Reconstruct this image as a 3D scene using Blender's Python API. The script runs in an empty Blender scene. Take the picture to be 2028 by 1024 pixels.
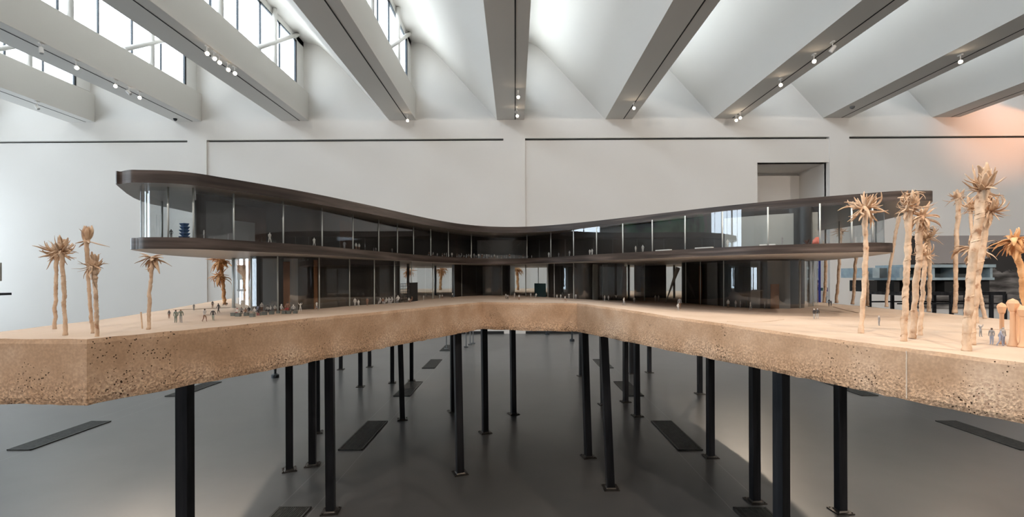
import bpy, bmesh, math, random
from mathutils import Vector, Matrix, noise

# ------------------------------------------------------------------ camera, sky, exposure
sc = bpy.context.scene
W_, H_, F_ = 2028.0, 1024.0, 1000.0
EYE = 1.6
YAW, ROLL = 0.009, -0.003
CX, CY = 1011.0, 549.0
cam_d = bpy.data.cameras.new('camera')
cam = bpy.data.objects.new('camera', cam_d)
sc.collection.objects.link(cam)
sc.camera = cam
cam_d.sensor_fit = 'HORIZONTAL'
cam_d.sensor_width = 36.0
cam_d.lens = F_ / W_ * 36.0
cam_d.shift_x = (1014.0 - CX) / W_
cam_d.shift_y = (CY - 512.0) / W_
cam_d.clip_start = 0.05
cam_d.clip_end = 200
ROT = Matrix.Rotation(YAW, 3, 'Z') @ Matrix.Rotation(math.pi / 2, 3, 'X') @ Matrix.Rotation(ROLL, 3, 'Z')
cam.matrix_world = Matrix.Translation((0, 0, EYE)) @ ROT.to_4x4()

world = bpy.data.worlds.new('sky')
sc.world = world
world.use_nodes = True
bg = world.node_tree.nodes['Background']
bg.inputs[0].default_value = (0.80, 0.91, 1.0, 1)
bg.inputs[1].default_value = 3.5
sc.view_settings.view_transform = 'Standard'
sc.view_settings.look = 'None'
sc.view_settings.gamma = 1.0
sc.view_settings.use_curve_mapping = False
sc.view_settings.exposure = 1.42
sc.cycles.max_bounces = 10
sc.cycles.diffuse_bounces = 5
sc.cycles.glossy_bounces = 4
sc.cycles.transparent_max_bounces = 16
sc.cycles.use_denoising = True
sc.cycles.sample_clamp_indirect = 6.0
sc.cycles.caustics_reflective = False
sc.cycles.caustics_refractive = False
col = sc.collection

# ------------------------------------------------------------------ measuring helpers
def ray(px, py):
    d = ROT @ Vector(((px - CX) / F_, -(py - CY) / F_, -1.0))
    return d / d.y
def at_y(px, py, Y):
    d = ray(px, py)
    return Vector((d.x * Y, Y, EYE + d.z * Y))
def at_z(px, py, z):
    d = ray(px, py)
    t = (z - EYE) / d.z
    return Vector((d.x * t, t, z))
def smooth(t):
    t = max(0.0, min(1.0, t))
    return t * t * (3 - 2 * t)
def ground_z(x, y=0):
    return 1.408 - 0.042 * smooth((x - 0.35) / 0.95)
def on_ground(px, py):
    z = 1.39
    for _ in range(12):
        p = at_z(px, py, z)
        z = ground_z(p.x)
    return Vector((p.x, p.y, z))

# ------------------------------------------------------------------ node materials
def mat(name, color=(0.8, 0.8, 0.8), rough=0.5, metal=0.0, spec=0.5, emit=None, estr=0.0):
    m = bpy.data.materials.new(name)
    m.use_nodes = True
    b = m.node_tree.nodes['Principled BSDF']
    b.inputs['Base Color'].default_value = (*color, 1)
    b.inputs['Roughness'].default_value = rough
    b.inputs['Metallic'].default_value = metal
    b.inputs['Specular IOR Level'].default_value = spec
    if emit:
        b.inputs['Emission Color'].default_value = (*emit, 1)
        b.inputs['Emission Strength'].default_value = estr
    return m
def nodes_of(m):
    return m.node_tree.nodes, m.node_tree.links, m.node_tree.nodes['Principled BSDF']
def ramp(ns, stops):
    r = ns.new('ShaderNodeValToRGB')
    e = r.color_ramp.elements
    e[0].position, e[0].color = stops[0][0], (*stops[0][1], 1)
    e[1].position, e[1].color = stops[-1][0], (*stops[-1][1], 1)
    for p, c in stops[1:-1]:
        n = e.new(p)
        n.color = (*c, 1)
    return r
def noise_col(m, scale, stops, detail=4, stretch=None, bump=0.0, bscale=None, bdist=0.01):
    ns, ln, b = nodes_of(m)
    tc = ns.new('ShaderNodeTexCoord')
    src = tc.outputs['Object']
    if stretch:
        mp = ns.new('ShaderNodeMapping')
        mp.inputs['Scale'].default_value = stretch
        ln.new(src, mp.inputs[0])
        src = mp.outputs[0]
    n = ns.new('ShaderNodeTexNoise')
    n.inputs['Scale'].default_value = scale
    n.inputs['Detail'].default_value = detail
    ln.new(src, n.inputs['Vector'])
    r = ramp(ns, stops)
    ln.new(n.outputs[0], r.inputs[0])
    ln.new(r.outputs[0], b.inputs['Base Color'])
    if bump:
        n2 = ns.new('ShaderNodeTexNoise')
        n2.inputs['Scale'].default_value = bscale or scale * 3
        n2.inputs['Detail'].default_value = 5
        ln.new(src, n2.inputs['Vector'])
        bp = ns.new('ShaderNodeBump')
        bp.inputs['Strength'].default_value = bump
        bp.inputs['Distance'].default_value = bdist
        ln.new(n2.outputs[0], bp.inputs['Height'])
        ln.new(bp.outputs[0], b.inputs['Normal'])
    return m

M = {}
M['wall'] = noise_col(mat('painted plaster', rough=0.75, spec=0.2), 0.6, [(0.3, (0.71, 0.675, 0.635)), (0.7, (0.74, 0.705, 0.665))], bump=0.05, bscale=60, bdist=0.002)
M['ceiling'] = noise_col(mat('ceiling plaster', rough=0.8, spec=0.2), 0.5, [(0.3, (0.72, 0.69, 0.645)), (0.7, (0.74, 0.71, 0.665))])
M['black'] = mat('dark reveal', (0.01, 0.01, 0.01), 0.8)
M['brownwall'] = mat('taupe wall paint', (0.34, 0.30, 0.27), 0.7)
M['white_metal'] = mat('white enamel', (0.82, 0.80, 0.77), 0.35)
M['frame_dark'] = mat('dark anodised frame', (0.03, 0.035, 0.04), 0.4, 0.6)
M['steel'] = noise_col(mat('waxed blackened steel', rough=0.38, metal=0.75), 3, [(0.35, (0.018, 0.019, 0.022)), (0.7, (0.045, 0.045, 0.05))], stretch=(6, 6, 0.6), bump=0.05, bscale=30, bdist=0.001)
M['steel_foot'] = noise_col(mat('blackened steel plate', rough=0.42, metal=0.8), 20, [(0.35, (0.04, 0.036, 0.032)), (0.7, (0.10, 0.09, 0.08))])
M['slab_dark'] = noise_col(mat('dark stained plywood', rough=0.42, spec=0.45), 2.2, [(0.32, (0.016, 0.011, 0.009)), (0.5, (0.042, 0.030, 0.025)), (0.72, (0.105, 0.082, 0.072))], detail=9, stretch=(1.2, 1.2, 22), bump=0.12, bscale=6, bdist=0.002)
M['soffit'] = mat('smoked soffit panel', (0.24, 0.235, 0.23), 0.28, spec=0.6)
M['soffit_low'] = mat('pale soffit panel', (0.42, 0.41, 0.40), 0.4)
M['core'] = noise_col(mat('black stained core', rough=0.35, spec=0.5), 1.2, [(0.3, (0.008, 0.008, 0.007)), (0.6, (0.03, 0.024, 0.02)), (0.8, (0.06, 0.04, 0.03))], stretch=(5, 5, 0.2))
M['core_brown'] = noise_col(mat('umber stained core', rough=0.4), 1.5, [(0.3, (0.018, 0.010, 0.007)), (0.6, (0.045, 0.022, 0.014)), (0.85, (0.07, 0.04, 0.03))], stretch=(0.6, 0.6, 3))
M['grey_panel'] = mat('grey felt panel', (0.17, 0.175, 0.18), 0.6)
M['rust_tone'] = noise_col(mat('brown reflection strip', rough=0.7), 6, [(0.3, (0.13, 0.05, 0.02)), (0.7, (0.30, 0.13, 0.05))])  # brown tones standing for palm reflections in the ground-floor glass
M['grey_light'] = mat('pale grey panel', (0.26, 0.27, 0.26), 0.6)
M['acrylic'] = mat('frosted acrylic edge', (0.55, 0.60, 0.60), 0.2, spec=0.8)
M['paper_white'] = mat('white card', (0.75, 0.73, 0.70), 0.8)

def glass_mat(name, ior, tint):
    m = bpy.data.materials.new(name)
    m.use_nodes = True
    ns, ln = m.node_tree.nodes, m.node_tree.links
    ns.clear()
    out = ns.new('ShaderNodeOutputMaterial')
    mix = ns.new('ShaderNodeMixShader')
    tr = ns.new('ShaderNodeBsdfTransparent')
    gl = ns.new('ShaderNodeBsdfGlossy')
    fr = ns.new('ShaderNodeFresnel')
    ge = ns.new('ShaderNodeNewGeometry')
    mr = ns.new('ShaderNodeMapRange')
    mr.inputs[3].default_value = ior; mr.inputs[4].default_value = 1.0 / ior
    ln.new(ge.outputs['Backfacing'], mr.inputs[0]); ln.new(mr.outputs[0], fr.inputs[0])
    tr.inputs[0].default_value = (*tint, 1)
    gl.inputs['Color'].default_value = (0.95, 0.97, 1, 1)
    gl.inputs['Roughness'].default_value = 0.015
    ln.new(fr.outputs[0], mix.inputs[0])
    ln.new(tr.outputs[0], mix.inputs[1])
    ln.new(gl.outputs[0], mix.inputs[2])
    ln.new(mix.outputs[0], out.inputs[0])
    return m
M['glass'] = glass_mat('model acrylic glazing', 1.85, (0.90, 0.93, 0.94))
M['window_glass'] = glass_mat('window glass', 1.3, (0.97, 0.98, 0.99))

# polished concrete floor: mottled grey with fine pale joints beside the grates
m = mat('polished concrete', rough=0.3, spec=0.5)
ns, ln, b = nodes_of(m)
tc = ns.new('ShaderNodeTexCoord')
n1 = ns.new('ShaderNodeTexNoise'); n1.inputs['Scale'].default_value = 0.7; n1.inputs['Detail'].default_value = 9; n1.inputs['Roughness'].default_value = 0.65
ln.new(tc.outputs['Object'], n1.inputs['Vector'])
r1 = ramp(ns, [(0.25, (0.060, 0.059, 0.057)), (0.5, (0.082, 0.080, 0.077)), (0.8, (0.108, 0.104, 0.10))])
ln.new(n1.outputs[0], r1.inputs[0])
sx = ns.new('ShaderNodeSeparateXYZ'); ln.new(tc.outputs['Object'], sx.inputs[0])
def mth(ns, ln, op, a, bb=None):
    n = ns.new('ShaderNodeMath'); n.operation = op
    for i, v in enumerate((a, bb)):
        if v is None: continue
        if isinstance(v, (int, float)): n.inputs[i].default_value = v
        else: ln.new(v, n.inputs[i])
    return n.outputs[0]
lines = None
for off in (-1.40, -1.65):
    a = mth(ns, ln, 'ADD', sx.outputs[0], -off + 3.13 * 20)
    a = mth(ns, ln, 'MODULO', a, 3.13)
    a = mth(ns, ln, 'LESS_THAN', a, 0.005)
    lines = a if lines is None else mth(ns, ln, 'MAXIMUM', lines, a)
mx = ns.new('ShaderNodeMixRGB'); mx.inputs[2].default_value = (0.20, 0.20, 0.19, 1)
lines = mth(ns, ln, 'MULTIPLY', lines, 0.7)
ln.new(lines, mx.inputs[0]); ln.new(r1.outputs[0], mx.inputs[1])
ln.new(mx.outputs[0], b.inputs['Base Color'])
n3 = ns.new('ShaderNodeTexNoise'); n3.inputs['Scale'].default_value = 1.2; n3.inputs['Detail'].default_value = 2
ln.new(tc.outputs['Object'], n3.inputs['Vector'])
r3 = ramp(ns, [(0.3, (0.24,) * 3), (0.7, (0.33,) * 3)])
ln.new(n3.outputs[0], r3.inputs[0])
b.inputs['Roughness'].default_value = 0.30
M['floor'] = m

# cast sand concrete of the landscape base: clean upper band, pitted aggregate below
m = mat('cast sand concrete', rough=0.85, spec=0.2)
ns, ln, b = nodes_of(m)
geo = ns.new('ShaderNodeNewGeometry')
sx = ns.new('ShaderNodeSeparateXYZ'); ln.new(geo.outputs['Position'], sx.inputs[0])
nz = ns.new('ShaderNodeTexNoise'); nz.inputs['Scale'].default_value = 5; nz.inputs['Detail'].default_value = 8
ln.new(geo.outputs['Position'], nz.inputs['Vector'])
base = ramp(ns, [(0.3, (0.39, 0.245, 0.15)), (0.5, (0.48, 0.32, 0.21)), (0.7, (0.56, 0.40, 0.285))])
ln.new(nz.outputs[0], base.inputs[0])
# roughness of the surface grows towards the underside, with a wavy limit
lim = mth(ns, ln, 'MULTIPLY', nz.outputs[0], 0.10)
hz = mth(ns, ln, 'ADD', mth(ns, ln, 'SUBTRACT', sx.outputs[2], 1.22), mth(ns, ln, 'MULTIPLY', lim, -1.0))
ag = ns.new('ShaderNodeMapRange'); ag.inputs[1].default_value = 0.035; ag.inputs[2].default_value = -0.05; ag.inputs[3].default_value = 0.0; ag.inputs[4].default_value = 1.0
ln.new(hz, ag.inputs[0])
nf = ns.new('ShaderNodeTexNoise'); nf.inputs['Scale'].default_value = 120; nf.inputs['Detail'].default_value = 4
ln.new(geo.outputs['Position'], nf.inputs['Vector'])
vo = ns.new('ShaderNodeTexVoronoi'); vo.inputs['Scale'].default_value = 105
ln.new(geo.outputs['Position'], vo.inputs['Vector'])
nd = ns.new('ShaderNodeTexNoise'); nd.inputs['Scale'].default_value = 6.5; nd.inputs['Detail'].default_value = 2
ln.new(geo.outputs['Position'], nd.inputs['Vector'])
# pits: small cells, gathered where the slow noise is high, more of them low down
thr = mth(ns, ln, 'MULTIPLY', mth(ns, ln, 'SUBTRACT', nd.outputs[0], 0.38), 0.85)
thr = mth(ns, ln, 'ADD', thr, mth(ns, ln, 'MULTIPLY', ag.outputs[0], 0.10))
pit = mth(ns, ln, 'SUBTRACT', thr, vo.outputs['Distance'])
pr = ns.new('ShaderNodeMapRange'); pr.inputs[1].default_value = -0.02; pr.inputs[2].default_value = 0.05
ln.new(pit, pr.inputs[0])
n_sel = ns.new('ShaderNodeTexNoise'); n_sel.inputs['Scale'].default_value = 40; n_sel.inputs['Detail'].default_value = 2
ln.new(geo.outputs['Position'], n_sel.inputs['Vector'])
sel = ns.new('ShaderNodeMapRange'); sel.inputs[1].default_value = 0.49; sel.inputs[2].default_value = 0.54
ln.new(n_sel.outputs[0], sel.inputs[0])
pitf = mth(ns, ln, 'MULTIPLY', pr.outputs[0], sel.outputs[0])
mxa = ns.new('ShaderNodeMixRGB'); mxa.blend_type = 'OVERLAY'
ln.new(mth(ns, ln, 'ADD', mth(ns, ln, 'MULTIPLY', ag.outputs[0], 0.42), 0.15), mxa.inputs[0])
ln.new(base.outputs[0], mxa.inputs[1])
rf = ramp(ns, [(0.35, (0.25, 0.22, 0.2)), (0.5, (0.5, 0.5, 0.5)), (0.62, (0.85, 0.83, 0.8))])
ln.new(nf.outputs[0], rf.inputs[0]); ln.new(rf.outputs[0], mxa.inputs[2])
mxb = ns.new('ShaderNodeMixRGB'); mxb.inputs[2].default_value = (0.06, 0.035, 0.02, 1)
ln.new(pitf, mxb.inputs[0]); ln.new(mxa.outputs[0], mxb.inputs[1])
ln.new(mxb.outputs[0], b.inputs['Base Color'])
hgt = mth(ns, ln, 'SUBTRACT', mth(ns, ln, 'MULTIPLY', nf.outputs[0], mth(ns, ln, 'ADD', ag.outputs[0], 0.06)), mth(ns, ln, 'MULTIPLY', pitf, 1.6))
bp = ns.new('ShaderNodeBump'); bp.inputs['Strength'].default_value = 0.8; bp.inputs['Distance'].default_value = 0.008
ln.new(hgt, bp.inputs['Height']); ln.new(bp.outputs[0], b.inputs['Normal'])
M['concrete'] = m
M['sand'] = noise_col(mat('pale cast sand surface', rough=0.9, spec=0.15), 2.5, [(0.3, (0.49, 0.375, 0.285)), (0.5, (0.55, 0.425, 0.33)), (0.75, (0.59, 0.465, 0.37))], detail=8, bump=0.35, bscale=9, bdist=0.006)
M['bark'] = noise_col(mat('crumpled kraft paper', rough=0.75, spec=0.25), 42, [(0.30, (0.36, 0.20, 0.12)), (0.38, (0.54, 0.37, 0.25)), (0.7, (0.68, 0.52, 0.385))], detail=7, stretch=(1, 1, 0.8), bump=0.5, bscale=110, bdist=0.004)
M['frond'] = noise_col(mat('peeled raffia strip', rough=0.7, spec=0.25), 22, [(0.3, (0.38, 0.23, 0.14)), (0.5, (0.56, 0.39, 0.26)), (0.75, (0.68, 0.52, 0.39))], detail=4, bump=0.3, bscale=120, bdist=0.002)
M['bark_deep'] = noise_col(mat('dyed raffia bundle', rough=0.75), 22, [(0.3, (0.42, 0.19, 0.07)), (0.5, (0.66, 0.36, 0.16)), (0.75, (0.74, 0.47, 0.26))], detail=5, bump=0.5, bscale=90, bdist=0.004)
M['peach'] = mat('peach resin', (0.70, 0.42, 0.25), 0.6)

# ------------------------------------------------------------------ mesh helpers
class MB:
    def __init__(s):
        s.v, s.f = [], []
    def add(s, vs, fs):
        o = len(s.v)
        s.v += [tuple(v) for v in vs]
        s.f += [tuple(i + o for i in f) for f in fs]
    def box(s, x0, x1, y0, y1, z0, z1):
        vs = [(x, y, z) for z in (z0, z1) for y in (y0, y1) for x in (x0, x1)]
        s.add(vs, [(0, 2, 3, 1), (4, 5, 7, 6), (0, 1, 5, 4), (2, 6, 7, 3), (0, 4, 6, 2), (1, 3, 7, 5)])
        return s
    def prism(s, pts, z0, z1):
        """closed outline (x, y), counter-clockwise, between two heights (numbers or functions)"""
        g0 = z0 if callable(z0) else (lambda x, y: z0)
        g1 = z1 if callable(z1) else (lambda x, y: z1)
        n = len(pts)
        vs = [(p[0], p[1], g0(*p[:2])) for p in pts] + [(p[0], p[1], g1(*p[:2])) for p in pts]
        s.add(vs, [tuple(reversed(range(n))), tuple(range(n, 2 * n))] + [(i, (i + 1) % n, n + (i + 1) % n, n + i) for i in range(n)])
        return s
    def extrude_y(s, prof, y0, y1):
        n = len(prof)
        vs = [(p[0], y0, p[1]) for p in prof] + [(p[0], y1, p[1]) for p in prof]
        s.add(vs, [tuple(range(n)), tuple(reversed(range(n, 2 * n)))] + [((i + 1) % n, i, n + i, n + (i + 1) % n) for i in range(n)])
        return s
    def tube(s, path, rad, n=8, cap=True, flat=1.0, up=None):
        path = [Vector(p) for p in path]
        k = len(path)
        vs = []
        prev = Vector(up) if up else None
        for i, p in enumerate(path):
            t = (path[min(i + 1, k - 1)] - path[max(i - 1, 0)])
            if t.length < 1e-9: t = Vector((0, 0, 1))
            t.normalize()
            ref = prev if prev is not None else (Vector((1, 0, 0)) if abs(t.x) < 0.8 else Vector((0, 1, 0)))
            a = ref - t * ref.dot(t)
            if a.length < 1e-5: a = t.orthogonal()
            a.normalize()
            bb = t.cross(a)
            prev = a
            r = rad[i] if isinstance(rad, (list, tuple)) else rad
            for j in range(n):
                w = 2 * math.pi * j / n
                vs.append(p + a * math.cos(w) * r + bb * math.sin(w) * r * flat)
        fs = [(i * n + j, i * n + (j + 1) % n, (i + 1) * n + (j + 1) % n, (i + 1) * n + j) for i in range(k - 1) for j in range(n)]
        if cap:
            fs += [tuple(reversed(range(n))), tuple(range((k - 1) * n, k * n))]
        s.add(vs, fs)
        return s
    def lathe(s, prof, c=(0, 0, 0), n=16):
        vs = [(c[0] + r * math.cos(2 * math.pi * j / n), c[1] + r * math.sin(2 * math.pi * j / n), c[2] + z) for r, z in prof for j in range(n)]
        k = len(prof)
        fs = [(i * n + j, i * n + (j + 1) % n, (i + 1) * n + (j + 1) % n, (i + 1) * n + j) for i in range(k - 1) for j in range(n)]
        fs += [tuple(reversed(range(n))), tuple(range((k - 1) * n, k * n))]
        s.add(vs, fs)
        return s
    def build(s, name, m, parent=None, smooth_=False, bevel=0.0, autosmooth=None):
        me = bpy.data.meshes.new(name)
        me.from_pydata(s.v, [], s.f)
        me.update()
        bm = bmesh.new(); bm.from_mesh(me)
        bmesh.ops.recalc_face_normals(bm, faces=bm.faces)
        if autosmooth is not None:
            for f in bm.faces: f.smooth = True
            for e in bm.edges:
                if len(e.link_faces) == 2 and e.calc_face_angle(0) > autosmooth: e.smooth = False
        elif smooth_:
            for f in bm.faces: f.smooth = True
        bm.to_mesh(me); bm.free()
        for mm in (m if isinstance(m, (list, tuple)) else [m]):
            me.materials.append(mm)
        o = bpy.data.objects.new(name, me)
        col.objects.link(o)
        if parent is not None:
            o.parent = parent
            pl = parent_world(parent)
            o.location = -pl
        if bevel:
            bv = o.modifiers.new('edge', 'BEVEL')
            bv.width = bevel; bv.segments = 2; bv.limit_method = 'ANGLE'
        return o
def parent_world(o):
    p = Vector((0, 0, 0))
    while o is not None:
        p += o.location
        o = o.parent
    return p
def tag(o, label=None, cat=None, group=None, kind=None):
    if label: o['label'] = label
    if cat: o['category'] = cat
    if group: o['group'] = group
    if kind: o['kind'] = kind
    return o
def thing(name, loc, label, cat, group=None):
    o = bpy.data.objects.new(name, None)
    o.empty_display_size = 0.05
    col.objects.link(o)
    o.location = loc
    return tag(o, label, cat, group)
def struct(o):
    o['kind'] = 'structure'
    return o
def catmull(pts, per=8, closed=True):
    pts = [Vector(p[:2]) for p in pts]
    n = len(pts)
    out = []
    for i in range(n if closed else n - 1):
        if closed:
            p0, p1, p2, p3 = pts[i - 1], pts[i], pts[(i + 1) % n], pts[(i + 2) % n]
        else:
            p0, p1, p2, p3 = pts[max(i - 1, 0)], pts[i], pts[i + 1], pts[min(i + 2, n - 1)]
        for k in range(per):
            t = k / per
            out.append(0.5 * ((2 * p1) + (p2 - p0) * t + (2 * p0 - 5 * p1 + 4 * p2 - p3) * t * t + (3 * p1 - p0 - 3 * p2 + p3) * t ** 3))
    if not closed: out.append(pts[-1])
    return out
def area2(pts):
    return sum(pts[i][0] * pts[(i + 1) % len(pts)][1] - pts[(i + 1) % len(pts)][0] * pts[i][1] for i in range(len(pts)))
def ccw(pts):
    return pts if area2(pts) > 0 else list(reversed(pts))
def inset(pts, d):
    """move every point of a counter-clockwise outline inwards"""
    n = len(pts)
    out = []
    for i in range(n):
        t = pts[(i + 1) % n] - pts[i - 1]
        t.normalize()
        out.append(pts[i] + Vector((-t.y, t.x)) * d)
    return out

# ------------------------------------------------------------------ the hall
YW = 14.3
XL0, XR0, PER = -0.50, 0.27, 3.06
ZB, YB = 6.06, -8.0
RX0, RX1 = -18.0, 17.2
ZT = 8.9
def wx(px): return at_y(px, 300, YW).x

w = MB(); w.box(RX0 - 0.3, RX1 + 0.3, YB - 0.3, YW + 2.2, -0.2, 0.0)
struct(w.build('floor', M['floor']))

pil = [(-265, -227), (371, 409), (997, 1040), (1643, 1682), (2290, 2330)]
pil = [(wx(a), wx(b_)) for a, b_ in pil]
ZG = 5.53
w = MB()
w.box(RX0, RX1, YW, YW + 0.25, ZG, ZB + 0.5)
for a, b_ in pil: w.box(a, b_, YW, YW + 0.25, 0.0, ZG)
NX0, NX1, NZ = wx(1501), wx(1642), at_y(1570, 321, YW).z
edges = [RX0] + [v for p in pil for v in p] + [RX1]
for i in range(0, len(edges), 2):
    a, b_ = edges[i], edges[i + 1]
    if b_ < a: continue
    
    if a < NX0 < b_:
        w.box(a, NX0, YW + 0.035, YW + 0.25, 0.07, ZG - 0.05)
        w.box(NX0, b_, YW + 0.035, YW + 0.25, NZ, ZG - 0.05)
    else:
        w.box(a, b_, YW + 0.035, YW + 0.25, 0.07, ZG - 0.05)
# the alcove behind the opening
w.box(NX0 - 0.2, NX0, YW + 0.1, YW + 1.7, 0, NZ + 0.2)
w.box(NX1, NX1 + 0.2, YW + 0.1, YW + 1.7, 0, NZ + 0.2)
w.box(NX0 - 0.2, NX1 + 0.2, YW + 0.1, YW + 1.7, NZ, NZ + 0.2)
w.box(NX0 - 0.2, NX1 + 0.2, YW + 1.5, YW + 1.7, 0, NZ + 0.2)
for k in range(-6, 6):
    x0g, xn = XR0 + PER * k - 0.17, XL0 + PER * (k + 1)
    pr_ = [(x0g - 0.1, ZB + 0.5), (xn - 0.30, ZB + 0.5), (xn - 0.42, 6.68), (xn - 1.05, 7.36), (xn - 1.45, 7.80), (x0g + 0.50, 8.28), (x0g - 0.1, 8.40)]
    w.extrude_y(pr_, YW, YW + 0.25)
wf = struct(w.build('wall_far', M['wall']))
w = MB(); w.box(RX0, NX0, YW + 0.15, YW + 0.22, 0, ZG); w.box(NX1, RX1, YW + 0.15, YW + 0.22, 0, ZG); w.box(NX0, NX1, YW + 0.15, YW + 0.22, NZ + 0.05, ZG)
struct(w.build('trim_1', M['black']))
w = MB(); w.box(RX0, NX0, YW + 0.02, YW + 0.12, 0, 0.068); w.box(NX1, RX1, YW + 0.02, YW + 0.12, 0, 0.068)
struct(w.build('shadow_gap_far', M['black']))  # black strip paints the dark of the shadow gap at the wall foot
w = MB(); w.box(RX1, RX1 + 0.25, YB, YW + 0.25, 0, ZT)
struct(w.build('wall_right', M['brownwall']))
w = MB(); w.box(RX0, RX1, YB - 0.25, YB, 0, ZT)
struct(w.build('wall_back', M['brownwall']))
# left wall with its tall window
LW0, LW1, LW2, LW3 = -4.6, 1.4, 8.8, 13.8
w = MB()
w.box(RX0 - 0.25, RX0, YB, YW, 0, 0.3); w.box(RX0 - 0.25, RX0, YB, YW, 5.2, ZT)
w.box(RX0 - 0.25, RX0, YB, LW0, 0.3, 5.2); w.box(RX0 - 0.25, RX0, LW1, LW2, 0.3, 5.2); w.box(RX0 - 0.25, RX0, LW3, YW, 0.3, 5.2)
for y0 in (LW0 + 2.0, LW0 + 4.15):
    w.box(RX0 - 0.25, RX0, y0, y0 + 0.3, 0.3, 5.2)
struct(w.build('wall_left', M['wall']))
g = MB(); g.box(RX0 - 0.14, RX0 - 0.12, LW0, LW1, 0.3, 5.2); g.box(RX0 - 0.14, RX0 - 0.12, LW2, LW3, 0.3, 5.2)
lw = struct(g.build('window_1', M['window_glass']))
g = MB()
for y0 in (LW0 + 1.0, LW0 + 3.2, LW0 + 5.4, LW2 + 1.6, LW2 + 3.3): g.box(RX0 - 0.17, RX0 - 0.09, y0 - 0.03, y0 + 0.03, 0.3, 5.2)
g.box(RX0 - 0.17, RX0 - 0.09, LW0, LW1, 2.7, 2.78); g.box(RX0 - 0.17, RX0 - 0.09, LW2, LW3, 2.7, 2.78)
g.build('window_frame', M['frame_dark'], lw)

def portal(name, loc, sx_, sy_, direction):
    l = bpy.data.lights.new(name, 'AREA')
    l.shape = 'RECTANGLE'; l.size = sx_; l.size_y = sy_
    l.cycles.is_portal = True
    o = bpy.data.objects.new(name, l)
    o.location = loc
    o.rotation_euler = Vector(direction).to_track_quat('-Z', 'Z').to_euler()
    col.objects.link(o)

vault = MB()
GZ0, GZ1 = 6.93, 8.25
wn = 2
for k in range(-6, 6):
    xl, xr = XL0 + PER * k, XR0 + PER * k
    xg = xr - 0.17
    bm_ = MB()
    if xl > RX0 - 0.2 and xr < RX1 + 0.5:
        bm_.extrude_y([(xl, ZB), (xr, ZB), (xr, ZB + 0.79), (xg + 0.02, ZB + 0.80), (xg + 0.02, ZB + 0.87), (xg - 0.12, ZB + 0.87), (xg - 0.12, ZB + 0.45), (xl, ZB + 0.12)], YB, YW)
        beam = struct(bm_.build('trim_%d' % (wn), M['ceiling'], bevel=0.006))
        tk = MB(); tk.box(xl + 0.505, xl + 0.530, YB, YW - 0.02, ZB - 0.004, ZB + 0.01)
        tko = tk.build('light_track', M['black'], beam)
    # curved vault to the next beam
    xn = xl + PER
    prof = [(xg - 0.04, GZ1 + 0.05), (xg + 0.45, GZ1 - 0.06), (xg + 0.90, GZ1 - 0.46), (xn - 1.13, 7.32), (xn - 0.5, 6.62), (xn, ZB + 0.005)]
    c = catmull(prof, 6, closed=False)
    up = [(p.x + 0.10, p.y + 0.16) for p in c]
    up[0] = (c[0].x, c[0].y + 0.35); up[-1] = (c[-1].x + 0.1, c[-1].y + 0.05)
    poly = [(p.x, p.y) for p in c] + list(reversed(up))
    vault.extrude_y(poly, YB, YW)
    # glazing with its frame and bracing
    g = MB(); g.box(xg - 0.012, xg, YB, YW, GZ0, GZ1)
    win = struct(g.build('window_%d' % wn, M['window_glass']))
    fr = MB()
    y = YW - 0.42
    while y > YB:
        fr.box(xg - 0.03, xg + 0.012, y - 0.012, y + 0.012, GZ0, GZ1)
        y -= 0.98
    fr.box(xg - 0.03, xg + 0.02, YW - 0.50, YW - 0.44, GZ0, GZ1)
    fr.box(xg - 0.03, xg + 0.012, YB, YW - 0.44, GZ1 - 0.13, GZ1 - 0.10)
    fr.build('window_frame', M['frame_dark'], win)
    fw = MB()
    fw.box(xg - 0.05, xg + 0.03, YW - 0.44, YW, GZ0, GZ1 + 0.1)
    fw.box(xg - 0.05, xg + 0.03, YB, YW, GZ1 - 0.10, GZ1 + 0.1)
    fw.build('window_surround', M['white_metal'], win)
    tr_ = MB()
    y = YW - 0.55
    while y > YB + 3:
        tr_.tube([(xg + 0.09, y - 1.3, GZ0 - 0.08), (xg + 0.09, y - 1.3, GZ1 + 0.02)], 0.055, 10)
        tr_.tube([(xg + 0.10, y, GZ1), (xg + 0.10, y - 2.2, GZ0 - 0.05)], 0.055, 10)
        y -= 2.3
    tr_.build('window_brace', M['white_metal'], win, smooth_=True)
    portal('skylight_portal', (xg - 0.06, (YB + YW) / 2, (GZ0 + GZ1) / 2), YW - YB, GZ1 - GZ0, (1, 0, 0))
    wn += 1
struct(vault.build('ceiling', M['ceiling'], autosmooth=0.6))
portal('window_portal', (RX0 + 0.02, (LW0 + LW1) / 2, 2.75), LW1 - LW0, 4.9, (1, 0, 0))
portal('window_portal', (RX0 + 0.02, (LW2 + LW3) / 2, 2.75), LW3 - LW2, 4.9, (1, 0, 0))

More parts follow.
